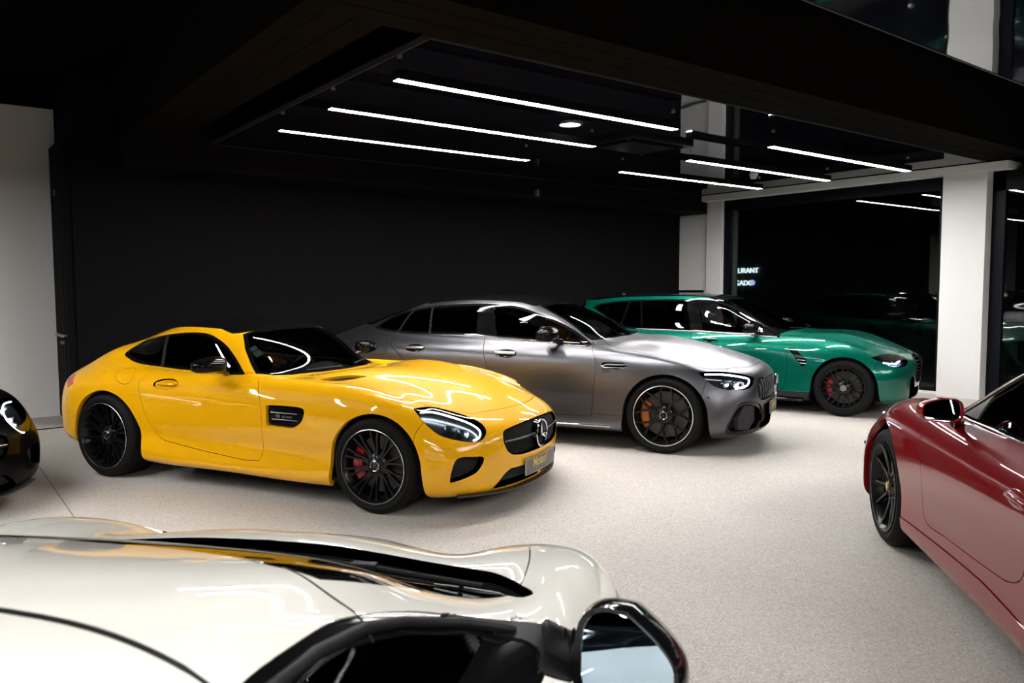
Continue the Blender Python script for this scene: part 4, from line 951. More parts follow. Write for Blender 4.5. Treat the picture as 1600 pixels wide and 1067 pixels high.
# ---------------------------------------------------------------- two-seat coupe (yellow; the black one is its twin)
def coupe(name, label, xy, yaw, paint_m, cal, visible=True):
    c = Car(name, label, xy, yaw, RING_GT)
    c.cut('arch', arch_poly(2.65, .33, .365)); c.cut('arch', arch_poly(.05, .335, .388))
    dlo = smooth_poly([(-.078, 1.006), (.001, 1.085), (.17, 1.128), (.381, 1.16), (.653, 1.184), (.849, 1.173), (1.03, 1.105), (1.148, 1.027), (1.286, .917), (1.328, .889), (1.209, .886), (.831, .899), (.455, .913), (.192, .931), (.039, .96)], corner=(9,))
    c.cut('window_trim', dlo, grow=.003)
    c.cut('front_window', dlo, on=('window_trim',), grow=-.016, box=((.40, 0, 0), (9, 9, 9)))
    c.cut('quarter_window', dlo, on=('window_trim',), grow=-.016, box=((-9, 0, 0), (.43, 9, 9)))
    c.cut('b_pillar', strip((.355, 1.25), (.462, .85), .034), on=('front_window', 'quarter_window', 'window_trim'))
    ws = [(1.145, -.3, 1.212), (1.145, 0, 1.214), (1.135, .26, 1.211), (1.115, .42, 1.203), (1.105, .505, 1.178), (1.213, .60, 1.07), (1.355, .674, .93), (1.411, .700, .885), (1.533, .627, .874), (1.623, .536, .872), (1.72, .30, .875), (1.745, 0, .876), (1.745, -.3, .876)]
    c.cut('windscreen_frit', ws, (.6, 0, .8)); c.cut('windscreen', ws, (.6, 0, .8), on=('windscreen_frit',), grow=-.028)
    c.cut('rear_window', [(12.7, 9.3), (13.4, 9.0), (16, 9.0), (16, 10.9), (13.2, 10.9), (12.6, 10.5)], 'uv')
    c.cut('roof', [(-1, 11.0), (4.4, 11.0), (5.6, 11.45), (11.5, 11.45), (12.5, 11.1), (16, 11.05), (16, 14), (-1, 14)], 'uv')
    c.cut('headlight', smooth_poly([(2.905, .845, .735), (2.967, .728, .736), (3.074, .634, .700), (3.209, .575, .650), (3.293, .570, .604), (3.326, .590, .565), (3.321, .649, .520), (3.287, .704, .513), (3.189, .791, .538), (3.10, .845, .575), (3.0, .866, .656)], corner=(0,)), (.72, .62, .3))
    c.cut('hood', smooth_poly([(3.33, -.2), (3.33, 0), (3.303, .231), (3.249, .404), (3.186, .536), (3.09, .615), (2.98, .71), (2.85, .765), (2.6, .80), (2.3, .80), (2.0, .785), (1.7, .755), (1.50, .70), (1.545, .64), (1.64, .54), (1.735, .30), (1.76, 0), (1.76, -.2)], n=4, corner=(0, 1, 4, 12, 16, 17)), 'xy')
    c.cut('hood_vent', smooth_poly([(2.045, .730), (2.075, .64), (2.18, .578), (2.33, .553), (2.262, .632), (2.194, .723)], corner=(3,)), 'xy', on=('hood',))
    c.cut('front_bumper', [(3.02, .69), (2.965, .58), (2.93, .0), (3.9, 0), (3.9, .80), (3.2, .80)])
    c.cut('grille', smooth_poly([(-.2, .360), (0, .358), (.30, .366), (.41, .388), (.462, .425), (.487, .495), (.462, .548), (.40, .564), (.2, .580), (0, .584), (-.2, .582)], corner=(0, 1, 9, 10)), 'yz', on=('front_bumper', 'body'))
    c.cut('intake', smooth_poly([(3.23, .822, .415), (3.30, .74, .418), (3.343, .66, .40), (3.318, .70, .318), (3.27, .759, .285), (3.185, .85, .255), (3.195, .846, .325)], corner=(5,)), (.75, .65, 0), on=('front_bumper',))
    c.cut('lower_intake', smooth_poly([(-.3, .275), (0, .275), (.27, .28), (.42, .285), (.48, .255), (.565, .165), (.42, .165), (0, .168), (-.3, .168)], corner=(0, 1, 3, 5, 7, 8)), 'yz', on=('front_bumper',))
    door = smooth_poly([(1.427, .90), (1.56, .86), (1.645, .76), (1.672, .66), (1.669, .485), (1.650, .35), (1.628, .284), (1.523, .275), (1.167, .299), (.803, .339), (.637, .371), (.554, .453), (.496, .573), (.455, .70), (.418, .808), (.42, .90)], corner=(0, 6, 15))
    c.cut('door', door)
    c.cut('side_vent', smooth_poly([(1.722, .700), (1.722, .556), (1.84, .552), (1.962, .555), (2.046, .608), (2.072, .684), (2.035, .699), (1.88, .704)], corner=(0, 1, 5)))
    c.cut('fuel_flap', smooth_poly([(.09, .895), (.10, .865), (.19, .805), (.30, .787), (.34, .83), (.25, .895)], corner=(0, 5)))
    c.cut('tail_light', smooth_poly([(-.455, .91, .715), (-.56, .83, .80), (-.44, .858, .828), (-.375, .92, .755)], corner=(0, 1, 2, 3)), (-.3, .95, 0))
    th = np.linspace(0, 2*math.pi, 28, endpoint=False)
    c.cut('handle_dish', [(.692+.122*math.cos(t), .802+.038*math.sin(t)) for t in th], on=('door',))
    # parts
    c.centre(['body'], 'body', paint_m, rim=.035, gap=.0022)
    c.centre('hood', 'hood', paint_m, rim=.02, gap=.0032); c.centre('front_bumper', 'front_bumper', paint_m, rim=.035, gap=.0018)
    c.centre('roof', 'roof_panel', M_gloss, rim=.015, gap=.001); tag(c.root.children[-1], 'gloss black roof panel')
    drs = c.sides('door', 'door', paint_m, rim=.02, gap=.0024, sym=False)
    c.sides('handle_dish', 'handle_dish', paint_m, parents=drs, gap=0, rim=-.016, off=.016, sym=False)
    c.sides('fuel_flap', 'fuel_flap', paint_m, rim=.01, gap=.0016, sym=False)
    common(c, paint_m, ('front_window', 'quarter_window'), lining_names=('body', 'door', 'roof'), x0=-.3, x1=2.0)
    c.sides('b_pillar', 'window_pillar', M_plast, gap=0, rim=.02, off=-.002, sym=False)
    c.sides('hood_vent', 'hood_vent', M_under, gap=0, rim=0, off=.022, sym=False)
    c.sides('tail_light', 'tail_light', mat('tail_lens', (.55, .05, .06), .15, coat=.5), gap=.002, rim=.01, sym=False)
    sv = c.sides('side_vent', 'side_vent', M_gloss, gap=0, rim=0, off=.025, sym=False)
    for sy, par in zip((1, -1), sv):
        for z0, x0, x1 in ((.652, 1.76, 2.0), (.603, 1.77, 2.0)):
            p, q = c.pt(x0, z0, 'xz', -.008)[0], c.pt(x1, z0, 'xz', -.008)[0]
            MB().tube([mpt(p, sy), mpt(q, sy)], [.004, .002], 6).build('vent_fin', M_dim, par)
        p, n = c.pt(1.83, .612, 'xz', -.006)
        ex = Vector((-sy, 0, 0)) if sy > 0 else Vector((1, 0, 0))
        org = c.pt(2.0 if sy > 0 else 1.80, .616, 'xz', -.010)[0]
        text('vent_lettering', 'V8', .036, M_dim, basis(mpt(org, sy), ex, (0, 0, 1)), par, .001, 0, 'LEFT', .0012)
        o2 = c.pt((2.0-.062) if sy > 0 else 1.862, .617, 'xz', -.010)[0]
        text('vent_lettering', 'BITURBO', .022, M_dim, basis(mpt(o2, sy), ex, (0, 0, 1)), par, .001, 0, 'LEFT', .0003)
    g = c.centre('grille', 'grille', M_under, gap=0, rim=-.05, off=.05)
    gp = smooth_poly([(-.462, .425), (-.30, .366), (0, .358), (.30, .366), (.41, .388), (.462, .425), (.487, .495), (.462, .548), (.40, .564), (0, .584), (-.40, .564), (-.487, .495)])
    ins = lambda y, z: poly_sd(gp, np.array([[y, z]]))[0] < -.006
    hexgrid(c, -.48, .48, .36, .585, .018, M_plast, g, .024, ins, .0022)
    bar = []
    for y in np.linspace(-.475, .475, 25): bar.append((c.S.at(abs(y), .478, 'yz')[0][0]-.010, y, .478))
    MB().tube(bar, .010, 8).build('grille_bar', M_gloss, g, 60)
    MB().tube([(a+.008, b, z+.007) for a, b, z in bar], .003, 6).build('grille_bar_trim', M_silver, g, 60)
    e = MB(); xs = c.S.at(0, .472, 'yz')[0][0]
    em = emblem_star(e, (0, 0, 0), .098).build('star_emblem', M_chrome, g, 40); em.rotation_euler = (0, 0, math.pi/2); em.location = (xs+.012, 0, .472)
    MB().lathe([(.001, .004), (.095, .004), (.102, -.03)], 36, 'X', (xs, 0, .472)).build('emblem_base', M_gloss, g, 40)
    bx = c.S.at(3.345, 0, 'xy')[0]
    MB().lathe([(.001, .007), (.026, .006), (.030, 0)], 24, 'Z', (3.345, 0, bx[2]-.001)).build('nose_badge', M_silver, c.root, 40)
    c.sides('intake', 'air_intake', M_under, gap=0, rim=-.06, off=.06, sym=False)
    c.centre('lower_intake', 'lower_intake', M_under, gap=0, rim=-.05, off=.05)
    # splitter lip under the nose
    lip = []; 
    for r in np.linspace(0, 2.6, 20):
        p = ring_curve(np.array(RING_GT[1], float).T, np.array([r]))[0]; lip.append(p)
    sp = MB(); V = []; F = []
    L = [(x, -y, z) for x, y, z in lip[::-1]]+[tuple(p) for p in lip[1:]]
    for x, y, z in L:
        k = math.hypot(x-2.6, y); ux, uy = (x-2.6)/k, y/k
        for d, dz in ((.004, -.034), (.006, -.022), (-.06, -.016), (-.06, -.034)): V.append((x+ux*d, y+uy*d, z+dz))
    for i in range(len(L)-1):
        for k in range(4): F.append((i*4+k, i*4+(k+1) % 4, i*4+4+(k+1) % 4, i*4+4+k))
    sp.raw(V, F).build('splitter', mat('satin_splitter', (.03, .03, .033), .3), c.root, 30)
    headlamp(c, .05, [(2.95, .815, .717), (2.99, .74, .712), (3.09, .665, .676), (3.21, .615, .63), (3.278, .608, .592), (3.30, .618, .565), (3.303, .655, .534), (3.285, .69, .527)],   .005, [((3.13, .73, .605), .036), ((3.22, .70, .585), .03)], mat('grey_lamp_tray', (.10, .105, .11), .22, .9))
    plate(c, .262, .112, mat('plate_grey', (.14, .125, .12), .45), 'Motor/', .088, .018, .54)
    for sy in (1, -1):
        handle(c, .60, .785, .802, sy, paint_m, paint_m, .020, .004, True)
        door_mirror(c.root and c, (1.19, sy*.78, .905), (1.20, sy*.985, .975), (.13, .135, .058), M_mshell, sy, arm=.026, yaw=6)
        
        w = tube_pts(c, [(1.66, sy*1.0*0+.20 if sy > 0 else .45, .885), (1.52, .62, .90)] if sy > 0 else [(1.72, .05, .885), (1.66, .42, .885)], .018)
        MB().tube([mpt(p, 1 if sy > 0 else -1) for p in w], [.009, .005], 6).build('wiper', M_plast, c.root)
    # parking stickers low in the right corner of the screen
    p, n = c.pt(1.27, .56, 'xy', -.012)
    u = Vector((.5, -.05, -.30)).normalized(); nn = Vector((n[0], -n[1], n[2])); vv = nn.cross(u).normalized()
    st = MB()
    B = Matrix((vv, u, nn)).transposed().to_4x4(); B.translation = (p[0], -p[1], p[2])
    MB().box((-.035, -.045, -.001), (.035, .0, .001), B).build('windscreen_sticker', mat('pale_blue_sticker', (.42, .55, .60), .5), c.root)
    MB().box((-.035, .012, -.001), (.035, .075, .001), B).build('windscreen_sticker', mat('pale_green_sticker', (.35, .62, .50), .5), c.root)
    for x, y, R, rr, w, fr in ((2.63, .80, .332, .252, .27, True), (0, .795, .345, .265, .30, False)):
        for s in (1, -1): wheel(c, x, s*(y+.0), R, rr, w, 'twin', cal, not fr, None, .004 if fr else .003, turn=.35)
        arch_liner(c, x+(.02 if fr else .05), .40)
    underbody(c, -.44, 3.1, .16, .80, ((2.65, .40), (.05, .42)))
    for s in (1, -1): seat(c, .42, s*.37, .22, .58, 16)
    cabin(c, 1.22, .84, .68, .37, low=.2)
    return c
# ---------------------------------------------------------------- four-door fastback (satin grey)
def fastback(name, label, xy, yaw, paint_m, cal):
    c = Car(name, label, xy, yaw, RING_G4)
    c.cut('arch', arch_poly(2.965, .345, .395)); c.cut('arch', arch_poly(.02, .36, .40))
    dlo = smooth_poly([(-.395, 1.10), (-.30, 1.186), (-.20, 1.24), (.086, 1.298), (.362, 1.334), (.643, 1.356), (.931, 1.364), (1.211, 1.35), (1.348, 1.334), (1.559, 1.278), (1.756, 1.208), (1.948, 1.12), (2.175, .980), (2.006, .986), (1.673, 1.011), (1.051, 1.042), (.791, 1.056), (.109, 1.055), (-.066, 1.064), (-.27, 1.08)], corner=(0, 12))
    c.cut('window_trim', dlo, grow=.008)
    c.cut('front_window', dlo, on=('window_trim',), grow=-.013, box=((1.0, 0, 0), (9, 9, 9)))
    c.cut('rear_door_window', dlo, on=('window_trim',), grow=-.013, box=((.34, 0, 0), (1.02, 9, 9)))
    c.cut('quarter_window', dlo, on=('window_trim',), grow=-.013, box=((-9, 0, 0), (.36, 9, 9)))
    allw = ('front_window', 'rear_door_window', 'quarter_window', 'window_trim')
    c.cut('b_pillar', [(.915, 1.5), (.93, .95), (1.185, .95), (1.055, 1.5)], on=allw)
    c.cut('window_bar', strip((.325, 1.40), (.375, .99), .022), on=allw)
    c.cut('window_bar', strip((.09, 1.36), (-.075, .99), .022), on=allw)
    ws = [(1.60, -.3, 1.374), (1.60, 0, 1.376), (1.585, .30, 1.37), (1.545, .50, 1.352), (1.676, .548, 1.298), (1.826, .57, 1.229), (2.0, .60, 1.141), (2.174, .655, 1.035), (2.26, .58, 1.03), (2.32, .40, 1.034), (2.36, 0, 1.036), (2.36, -.3, 1.036)]
    c.cut('windscreen_frit', ws, (.5, 0, .86)); c.cut('windscreen', ws, (.5, 0, .86), on=('windscreen_frit',), grow=-.028)
    c.cut('rear_window', [(12.7, 9.3), (13.4, 9.0), (16, 9.0), (16, 10.9), (13.2, 10.9), (12.6, 10.5)], 'uv')
    c.cut('roof', [(-1, 11.0), (4.4, 11.0), (5.6, 11.45), (11.5, 11.45), (12.5, 11.1), (16, 11.05), (16, 14), (-1, 14)], 'uv')
    c.cut('headlight', smooth_poly([(3.255, .868, .762), (3.345, .80, .771), (3.45, .70, .765), (3.605, .585, .737), (3.70, .508, .703), (3.692, .59, .628), (3.646, .665, .604), (3.505, .80, .613), (3.40, .853, .645), (3.33, .868, .695)], corner=(0, 4)), (.72, .62, .3))
    c.cut('hood', smooth_poly([(3.68, -.2), (3.68, 0), (3.671, .229), (3.624, .407), (3.55, .51), (3.42, .66), (3.288, .774), (3.066, .834), (2.823, .827), (2.628, .79), (2.487, .778), (2.387, .728), (2.25, .575), (2.32, .42), (2.375, 0), (2.375, -.2)], n=4, corner=(0, 1, 4, 12, 14, 15)), 'xy')
    c.cut('front_bumper', [(3.335, .72), (3.30, .55), (3.28, 0), (4.2, 0), (4.2, .9), (3.55, .9), (3.4, .66)])
    c.cut('grille', smooth_poly([(-.2, .49), (0, .487), (.30, .486), (.43, .484), (.50, .51), (.522, .58), (.45, .68), (.30, .688), (0, .692), (-.2, .692)], corner=(0, 1, 8, 9)), 'yz', on=('front_bumper', 'body', 'hood'))
    fr3 = smooth_poly([(3.51, .845, .255), (3.548, .818, .37), (3.60, .765, .468), (3.655, .69, .497), (3.72, .575, .482), (3.765, .44, .42), (3.772, .42, .32), (3.74, .48, .20), (3.60, .69, .185), (3.525, .81, .205)])
    c.cut('intake_frame', fr3, (.75, .65, .05), on=('front_bumper',))
    c.cut('intake', fr3, (.75, .65, .05), on=('intake_frame',), grow=-.035)
    c.cut('lower_intake', [(-.3, .44), (0, .44), (.40, .44), (.415, .30), (.42, .21), (0, .21), (-.3, .21)], 'yz', on=('front_bumper',))
    c.cut('door', smooth_poly([(2.19, 1.0), (2.216, .976), (2.287, .877), (2.302, .776), (2.29, .638), (2.257, .31), (1.89, .305), (1.20, .308), (1.135, .33), (1.148, .717), (1.10, .90), (1.04, 1.056)], corner=(0, 5, 8, 11)))
    c.cut('rear_door', smooth_poly([(1.04, 1.06), (1.10, .90), (1.148, .717), (1.135, .33), (1.0, .308), (.62, .33), (.50, .40), (.40, .62), (.26, .72), (.148, .80), (.068, .872), (-.02, .945), (-.077, 1.07)], corner=(0, 3, 12)))
    c.cut('sill', [(.30, .335), (2.62, .335), (2.62, 0), (.30, 0)])
    c.cut('side_vent', smooth_poly([(2.348, .806), (2.37, .832), (2.581, .832), (2.64, .816), (2.585, .786), (2.39, .786)], corner=(0, 1, 3)))
    c.cut('fuel_flap', smooth_poly([(-.31, .86), (-.27, 1.0), (-.10, .99), (-.06, .86), (-.18, .82)]))
    c.cut('tail_light', smooth_poly([(-1.02, .88), (-.72, .905), (-.70, .93), (-1.0, .935)]), 'xz')
    c.centre('body', 'body', paint_m, rim=.035, gap=.0022); c.centre('hood', 'hood', paint_m, rim=.02, gap=.0034); c.centre('front_bumper', 'front_bumper', paint_m, rim=.035, gap=.0018)
    c.centre('roof', 'roof_panel', M_gloss, rim=.015, gap=.001)
    c.sides('door', 'door', paint_m, rim=.02, gap=.0026, sym=False); c.sides('rear_door', 'rear_door', paint_m, rim=.02, gap=.0026, sym=False)
    c.sides('sill', 'sill_panel', paint_m, rim=.03, gap=.001, sym=False); c.sides('fuel_flap', 'fuel_flap', paint_m, rim=.01, gap=.0016, sym=False)
    common(c, paint_m, ('front_window', 'rear_door_window', 'quarter_window'), glass_front=M_gmid, lining_names=('body', 'door', 'rear_door', 'roof'), x0=-.4, x1=2.6, z0=.3)
    c.sides('b_pillar', 'window_pillar', M_gloss, gap=0, rim=.02, off=-.001, sym=False); c.sides('window_bar', 'window_bar', M_plast, gap=0, rim=.02, off=-.002, sym=False)
    c.sides('tail_light', 'tail_light', mat('dark_tail_lens', (.10, .008, .01), .15, coat=.5), gap=.002, rim=.01, sym=False)
    belt = [(2.16, .978), (2.006, .986), (1.673, 1.011), (1.051, 1.042), (.791, 1.057)]
    for sy in (1, -1):
        MB().tube([mpt(c.pt(x, z-.006, 'xz', .003)[0], sy) for x, z in belt], .0055, 6).build('chrome_belt_strip', M_chrome, c.root, 60)
        MB().tube([mpt(c.pt(x, .225, 'xz', .012)[0], sy) for x in np.linspace(.48, 2.45, 9)], .008, 6).build('sill_strip', M_chrome, c.root, 60)
        handle(c, .19, .41, .908, sy, M_silver, M_gloss, .024); handle(c, 1.245, 1.465, .885, sy, M_silver, M_gloss, .024)
        door_mirror(c, (1.90, sy*.80, 1.0), (1.77, sy*.97, 1.085), (.15, .135, .072), M_mshell, sy, arm=.028, yaw=5)
        MB().ball(mpt(c.pt(3.36, .55, 'xz', 0)[0], sy), .011).build('parking_sensor', M_plast, c.root, 60)
        # badge below the vent
        org = c.pt(2.53 if sy > 0 else 2.37, .757, 'xz', .002)[0]; ex = (-sy, 0, 0)
        text('badge_lettering', 'V8 BITURBO', .030, M_gloss, basis(mpt(org, sy), ex, (0, 0, 1)), c.root, .001, 0, 'LEFT', .0006)
        org = c.pt(2.53 if sy > 0 else 2.37, .735, 'xz', .002)[0]
        text('badge_lettering', '4MATIC+', .020, M_plast, basis(mpt(org, sy), ex, (0, 0, 1)), c.root, .001)
    sv = c.sides('side_vent', 'side_vent', M_gloss, gap=0, rim=0, off=.012, sym=False)
    for sy, par in zip((1, -1), sv):
        MB().tube([mpt(c.pt(x, z, 'xz', .003)[0], sy) for x, z in ((2.37, .80), (2.42, .813), (2.57, .814), (2.625, .815))], [.004, .008, .007, .003], 8).build('vent_fin', M_dim, par, 60)
        MB().tube([mpt(c.pt(x, z, 'xz', .003)[0], sy) for x, z in ((2.35, .805), (2.39, .787), (2.585, .787), (2.638, .815), (2.58, .832))], .0022, 6).build('vent_edge', M_silver, par, 60)
    g = c.centre('grille', 'grille', M_under, gap=0, rim=-.06, off=.06)
    for y in np.linspace(-.46, .46, 17):
        zs = np.linspace(.497, .682 if abs(y) < .42 else .64, 7)
        MB().tube([(c.S.at(abs(y), z, 'yz')[0][0]-.006, y, z) for z in zs], .0055, 6).build('grille_bar', M_dim, g, 60)
    e = MB(); em = emblem_star(e, (0, 0, 0), .098).build('star_emblem', M_chrome, g, 40); em.rotation_euler = (0, 0, math.pi/2); em.location = (c.S.at(0, .59, 'yz')[0][0]+.016, 0, .59)
    c.sides('intake_frame', 'intake_frame', M_gloss, gap=0, rim=.05, off=.012, sym=False)
    it = c.sides('intake', 'air_intake', M_plast, gap=0, rim=-.05, off=.055, sym=False)
    c.centre('lower_intake', 'lower_intake', M_under, gap=0, rim=-.05, off=.05)
    for sy in (1, -1):      # canard flap standing in the intake
        p = c.S.at(.62, .36, 'yz')[0]
        V = []; 
        for y, z in ((.71, .235), (.75, .36), (.69, .455), (.56, .44), (.53, .30), (.58, .215)):
            q = c.S.at(y, z, 'yz')[0]; V.append((q[0]-.012, y*sy, z)); V.append((q[0]-.05, y*sy, z))
        n = 6; F = [tuple(2*i for i in range(n)), tuple(2*i+1 for i in range(n-1, -1, -1))]+[(2*i, 2*i+1, (2*i+3) % 12, (2*i+2) % 12) for i in range(n)]
        MB().raw(V, F).build('intake_flap', mat('slate_plastic', (.014, .014, .018), .4, spec=.25), c.root, 30)
    headlamp(c, .055, [(3.315, .84, .754), (3.453, .727, .749), (3.605, .613, .720), (3.668, .56, .692), (3.664, .612, .645), (3.63, .668, .630), (3.575, .735, .623)], .007, [((3.50, .755, .675), .034), ((3.585, .70, .667), .03)])
    plate(c, .39, .115, mat('plate_grey_two', (.14, .125, .12), .45), 'Motor/', .088, .02, .52)
    for x, y, w, fr in ((2.951, .805, .275, True), (0, .80, .315, False)):
        for s in (1, -1): wheel(c, x, s*y, .357, .276, w, 'cross', cal, not fr, None, .009, turn=-.12)
        arch_liner(c, x+.015, .42)
    for s in (1, -1):
        MB().tube([mpt(p, s) for p in tube_pts(c, [(2.30, .50 if s > 0 else .02, 1.03), (2.20, .58 if s > 0 else .40, 1.045)], .016)], [.009, .005], 6).build('wiper', M_plast, c.root)
    underbody(c, -.6, 3.4, .18, .84, ((2.965, .43), (.02, .43)))
    for x in (1.05, .12):
        for s in (1, -1): seat(c, x, s*.38, .30, .62, 16, mat('mustard_leather', (.20, .11, .012), .5) if (s > 0 and x > 1) else None)
    cabin(c, 1.78, .98, .70, .38, low=.26)
    return c
# ---------------------------------------------------------------- estate car (green)
def estate(name, label, xy, yaw, paint_m, cal):
    c = Car(name, label, xy, yaw, RING_M3)
    c.cut('arch', arch_poly(2.865, .335, .372)); c.cut('arch', arch_poly(.01, .345, .38))
    dlo = smooth_poly([(-.56, 1.25), (-.45, 1.29), (-.3, 1.318), (-.017, 1.342), (.484, 1.361), (.904, 1.360), (1.1, 1.352), (1.23, 1.334), (1.371, 1.290), (1.539, 1.218), (1.814, 1.061), (2.085, .917), (1.784, .930), (1.364, .950), (.921, .961), (.529, .968), (.137, .972), (-.05, .99)], corner=(0, 11, 16))
    c.cut('window_trim', dlo, grow=.010)
    c.cut('front_window', dlo, on=('window_trim',), grow=-.012, box=((.94, 0, 0), (9, 9, 9)))
    c.cut('rear_door_window', dlo, on=('window_trim',), grow=-.012, box=((.15, 0, 0), (.95, 9, 9)))
    c.cut('quarter_window', dlo, on=('window_trim',), grow=-.012, box=((-9, 0, 0), (.17, 9, 9)))
    allw = ('front_window', 'rear_door_window', 'quarter_window', 'window_trim')
    c.cut('b_pillar', [(.80, 1.5), (.94, .90), (1.10, .90), (.935, 1.5)], on=allw)
    c.cut('window_bar', strip((.17, 1.42), (.225, .92), .024), on=allw)
    c.cut('window_bar', strip((.03, 1.42), (-.125, .93), .03), on=allw)
    c.cut('windscreen_frit', [(-1, 9.08), (4.6, 9.08), (5.6, 9.3), (6.1, 9.9), (5.9, 10.95), (-1, 10.95)], 'uv')
    c.cut('windscreen', [(-1, 9.2), (4.5, 9.2), (5.3, 9.4), (5.75, 9.95), (5.5, 10.85), (-1, 10.85)], 'uv', on=('windscreen_frit',))
    c.cut('rear_window', [(12.9, 9.3), (13.4, 9.0), (16, 9.0), (16, 10.8), (13.2, 10.8), (12.9, 10.5)], 'uv')
    c.cut('roof', [(-1, 10.98), (5.0, 10.98), (6.2, 11.5), (11.8, 11.5), (12.6, 11.1), (16, 11.05), (16, 14), (-1, 14)], 'uv')
    c.cut('headlight', smooth_poly([(3.145, .832, .708), (3.217, .702, .730), (3.332, .526, .737), (3.428, .46, .71), (3.485, .472, .672), (3.478, .611, .610), (3.394, .736, .602), (3.32, .793, .618), (3.233, .814, .660)], corner=(0,)), (.75, .6, .3))
    c.cut('hood', smooth_poly([(3.42, -.2), (3.42, 0), (3.405, .25), (3.34, .47), (3.22, .66), (3.05, .745), (2.8, .77), (2.5, .765), (2.25, .72), (2.10, .625), (2.17, .45), (2.215, 0), (2.215, -.2)], n=4, corner=(0, 1, 4, 9, 11, 12)), 'xy')
    c.cut('front_bumper', [(3.20, .665), (3.165, .5), (3.14, 0), (4.2, 0), (4.2, .9), (3.5, .9), (3.3, .62)])
    c.cut('kidney', smooth_poly([(.035, .40), (.25, .40), (.30, .46), (.29, .66), (.24, .70), (.06, .70), (.03, .65)]), 'yz', on=('front_bumper', 'body', 'hood'))
    c.cut('intake', smooth_poly([(3.56, .50, .46), (3.58, .36, .44), (3.58, .34, .24), (3.55, .50, .22)]), (.9, .4, 0), on=('front_bumper',))
    c.cut('lower_intake', [(-.3, .33), (0, .33), (.36, .33), (.45, .22), (0, .21), (-.3, .21)], 'yz', on=('front_bumper',))
    c.cut('door', smooth_poly([(2.08, .925), (2.15, .87), (2.195, .76), (2.205, .604), (2.19, .36), (2.14, .27), (1.15, .27), (1.085, .31), (1.05, .6), (1.0, .80), (.944, .975)], corner=(0, 10)))
    c.cut('rear_door', smooth_poly([(.944, .975), (1.0, .80), (1.05, .6), (1.085, .31), (1.0, .27), (.60, .28), (.45, .42), (.34, .62), (.10, .78), (.02, .98)], corner=(0, 9)))
    c.cut('sill', [(.30, .26), (2.6, .26), (2.6, 0), (.30, 0)])
    c.cut('side_vent', smooth_poly([(2.222, .786), (2.295, .787), (2.40, .70), (2.442, .662), (2.418, .575), (2.372, .592), (2.30, .69)], corner=(0, 1, 3, 4)))
    c.cut('tail_light', smooth_poly([(-1.05, .80), (-.70, .84), (-.66, .90), (-1.02, .93)]), 'xz')
    c.centre('body', 'body', paint_m, rim=.035, gap=.0022); c.centre('hood', 'hood', paint_m, rim=.02, gap=.0034); c.centre('front_bumper', 'front_bumper', paint_m, rim=.035, gap=.0018)
    c.centre('roof', 'roof_panel', M_gloss, rim=.015, gap=.001)
    c.sides('door', 'door', paint_m, rim=.02, gap=.0026, sym=False); c.sides('rear_door', 'rear_door', paint_m, rim=.02, gap=.0026, sym=False)
    c.sides('sill', 'sill_panel', M_gloss, rim=.03, gap=.001, off=-.008, sym=False)
    c.centre('windscreen_frit', 'windscreen_surround', M_gloss, gap=0, rim=.012, off=.001)
    clear = glass('clear_side_glass', (.62, .66, .64), 0, 1.5)
    common(c, paint_m, (), glass_front=M_gmid, lining_names=('body', 'door', 'rear_door', 'roof'), x0=-.9, x1=2.5, z0=.3)
    c.sides('front_window', 'side_window', clear, gap=0, rim=0, off=.004, sym=False)
    for w in ('rear_door_window', 'quarter_window'): c.sides(w, 'side_window', M_gdark, gap=0, rim=0, off=.004, sym=False)
    c.sides('b_pillar', 'window_pillar', M_gloss, gap=0, rim=.02, off=-.001, sym=False); c.sides('window_bar', 'window_bar', M_gloss, gap=0, rim=.02, off=-.002, sym=False)
    c.sides('tail_light', 'tail_light', mat('estate_tail_lens', (.10, .008, .01), .15, coat=.5), gap=.002, rim=.01, sym=False)
    for sy in (1, -1):
        MB().tube([mpt(c.pt(x, z-.007, 'xz', .003)[0], sy) for x, z in ((2.06, .919), (1.784, .930), (1.364, .950), (.921, .961), (.529, .968), (.15, .972))], .0055, 6).build('belt_strip', M_silver, c.root, 60)
        MB().tube([mpt(c.pt(x, .18, 'xz', .025)[0], sy) for x in np.linspace(.45, 2.40, 9)], .018, 8).build('side_skirt', M_gloss, c.root, 60)
        MB().tube([mpt(p, sy) for p in tube_pts(c, [(.75, .545, 1.415), (.2, .55, 1.41), (-.3, .54, 1.385), (-.62, .49, 1.365)], .022)], .010, 8).build('roof_rail', M_gloss, c.root, 60)
        handle(c, 1.15, 1.33, .858, sy, paint_m, M_gloss, .020); handle(c, .18, .36, .875, sy, paint_m, M_gloss, .020)
        door_mirror(c, (1.83, sy*.77, .945), (1.72, sy*.93, 1.025), (.14, .125, .066), M_mshell, sy, arm=.026, yaw=5)
        MB().tube([mpt(p, sy) for p in tube_pts(c, [(2.18, .45 if sy > 0 else .02, .978), (2.10, .55 if sy > 0 else .38, 1.0)], .016)], [.009, .005], 6).build('wiper', M_plast, c.root)
    MB().ball((-.45, 0, 1.425), (.09, .012, .035)).build('aerial_fin', M_gloss, c.root, 60)
    sv = c.sides('side_vent', 'side_vent', M_gloss, gap=0, rim=0, off=.02, sym=False)
    for sy, par in zip((1, -1), sv):
        for z in (.70, .655, .615):
            x0 = 2.315+(.70-z)*.55
            MB().tube([mpt(c.pt(x0, z, 'xz', -.004)[0], sy), mpt(c.pt(x0+.085, z-.004, 'xz', -.002)[0], sy)], .006, 6).build('vent_fin', M_silver if z < .66 else M_plast, par, 60)
    k = c.sides('kidney', 'grille', M_under, gap=0, rim=-.05, off=.05, sym=False)
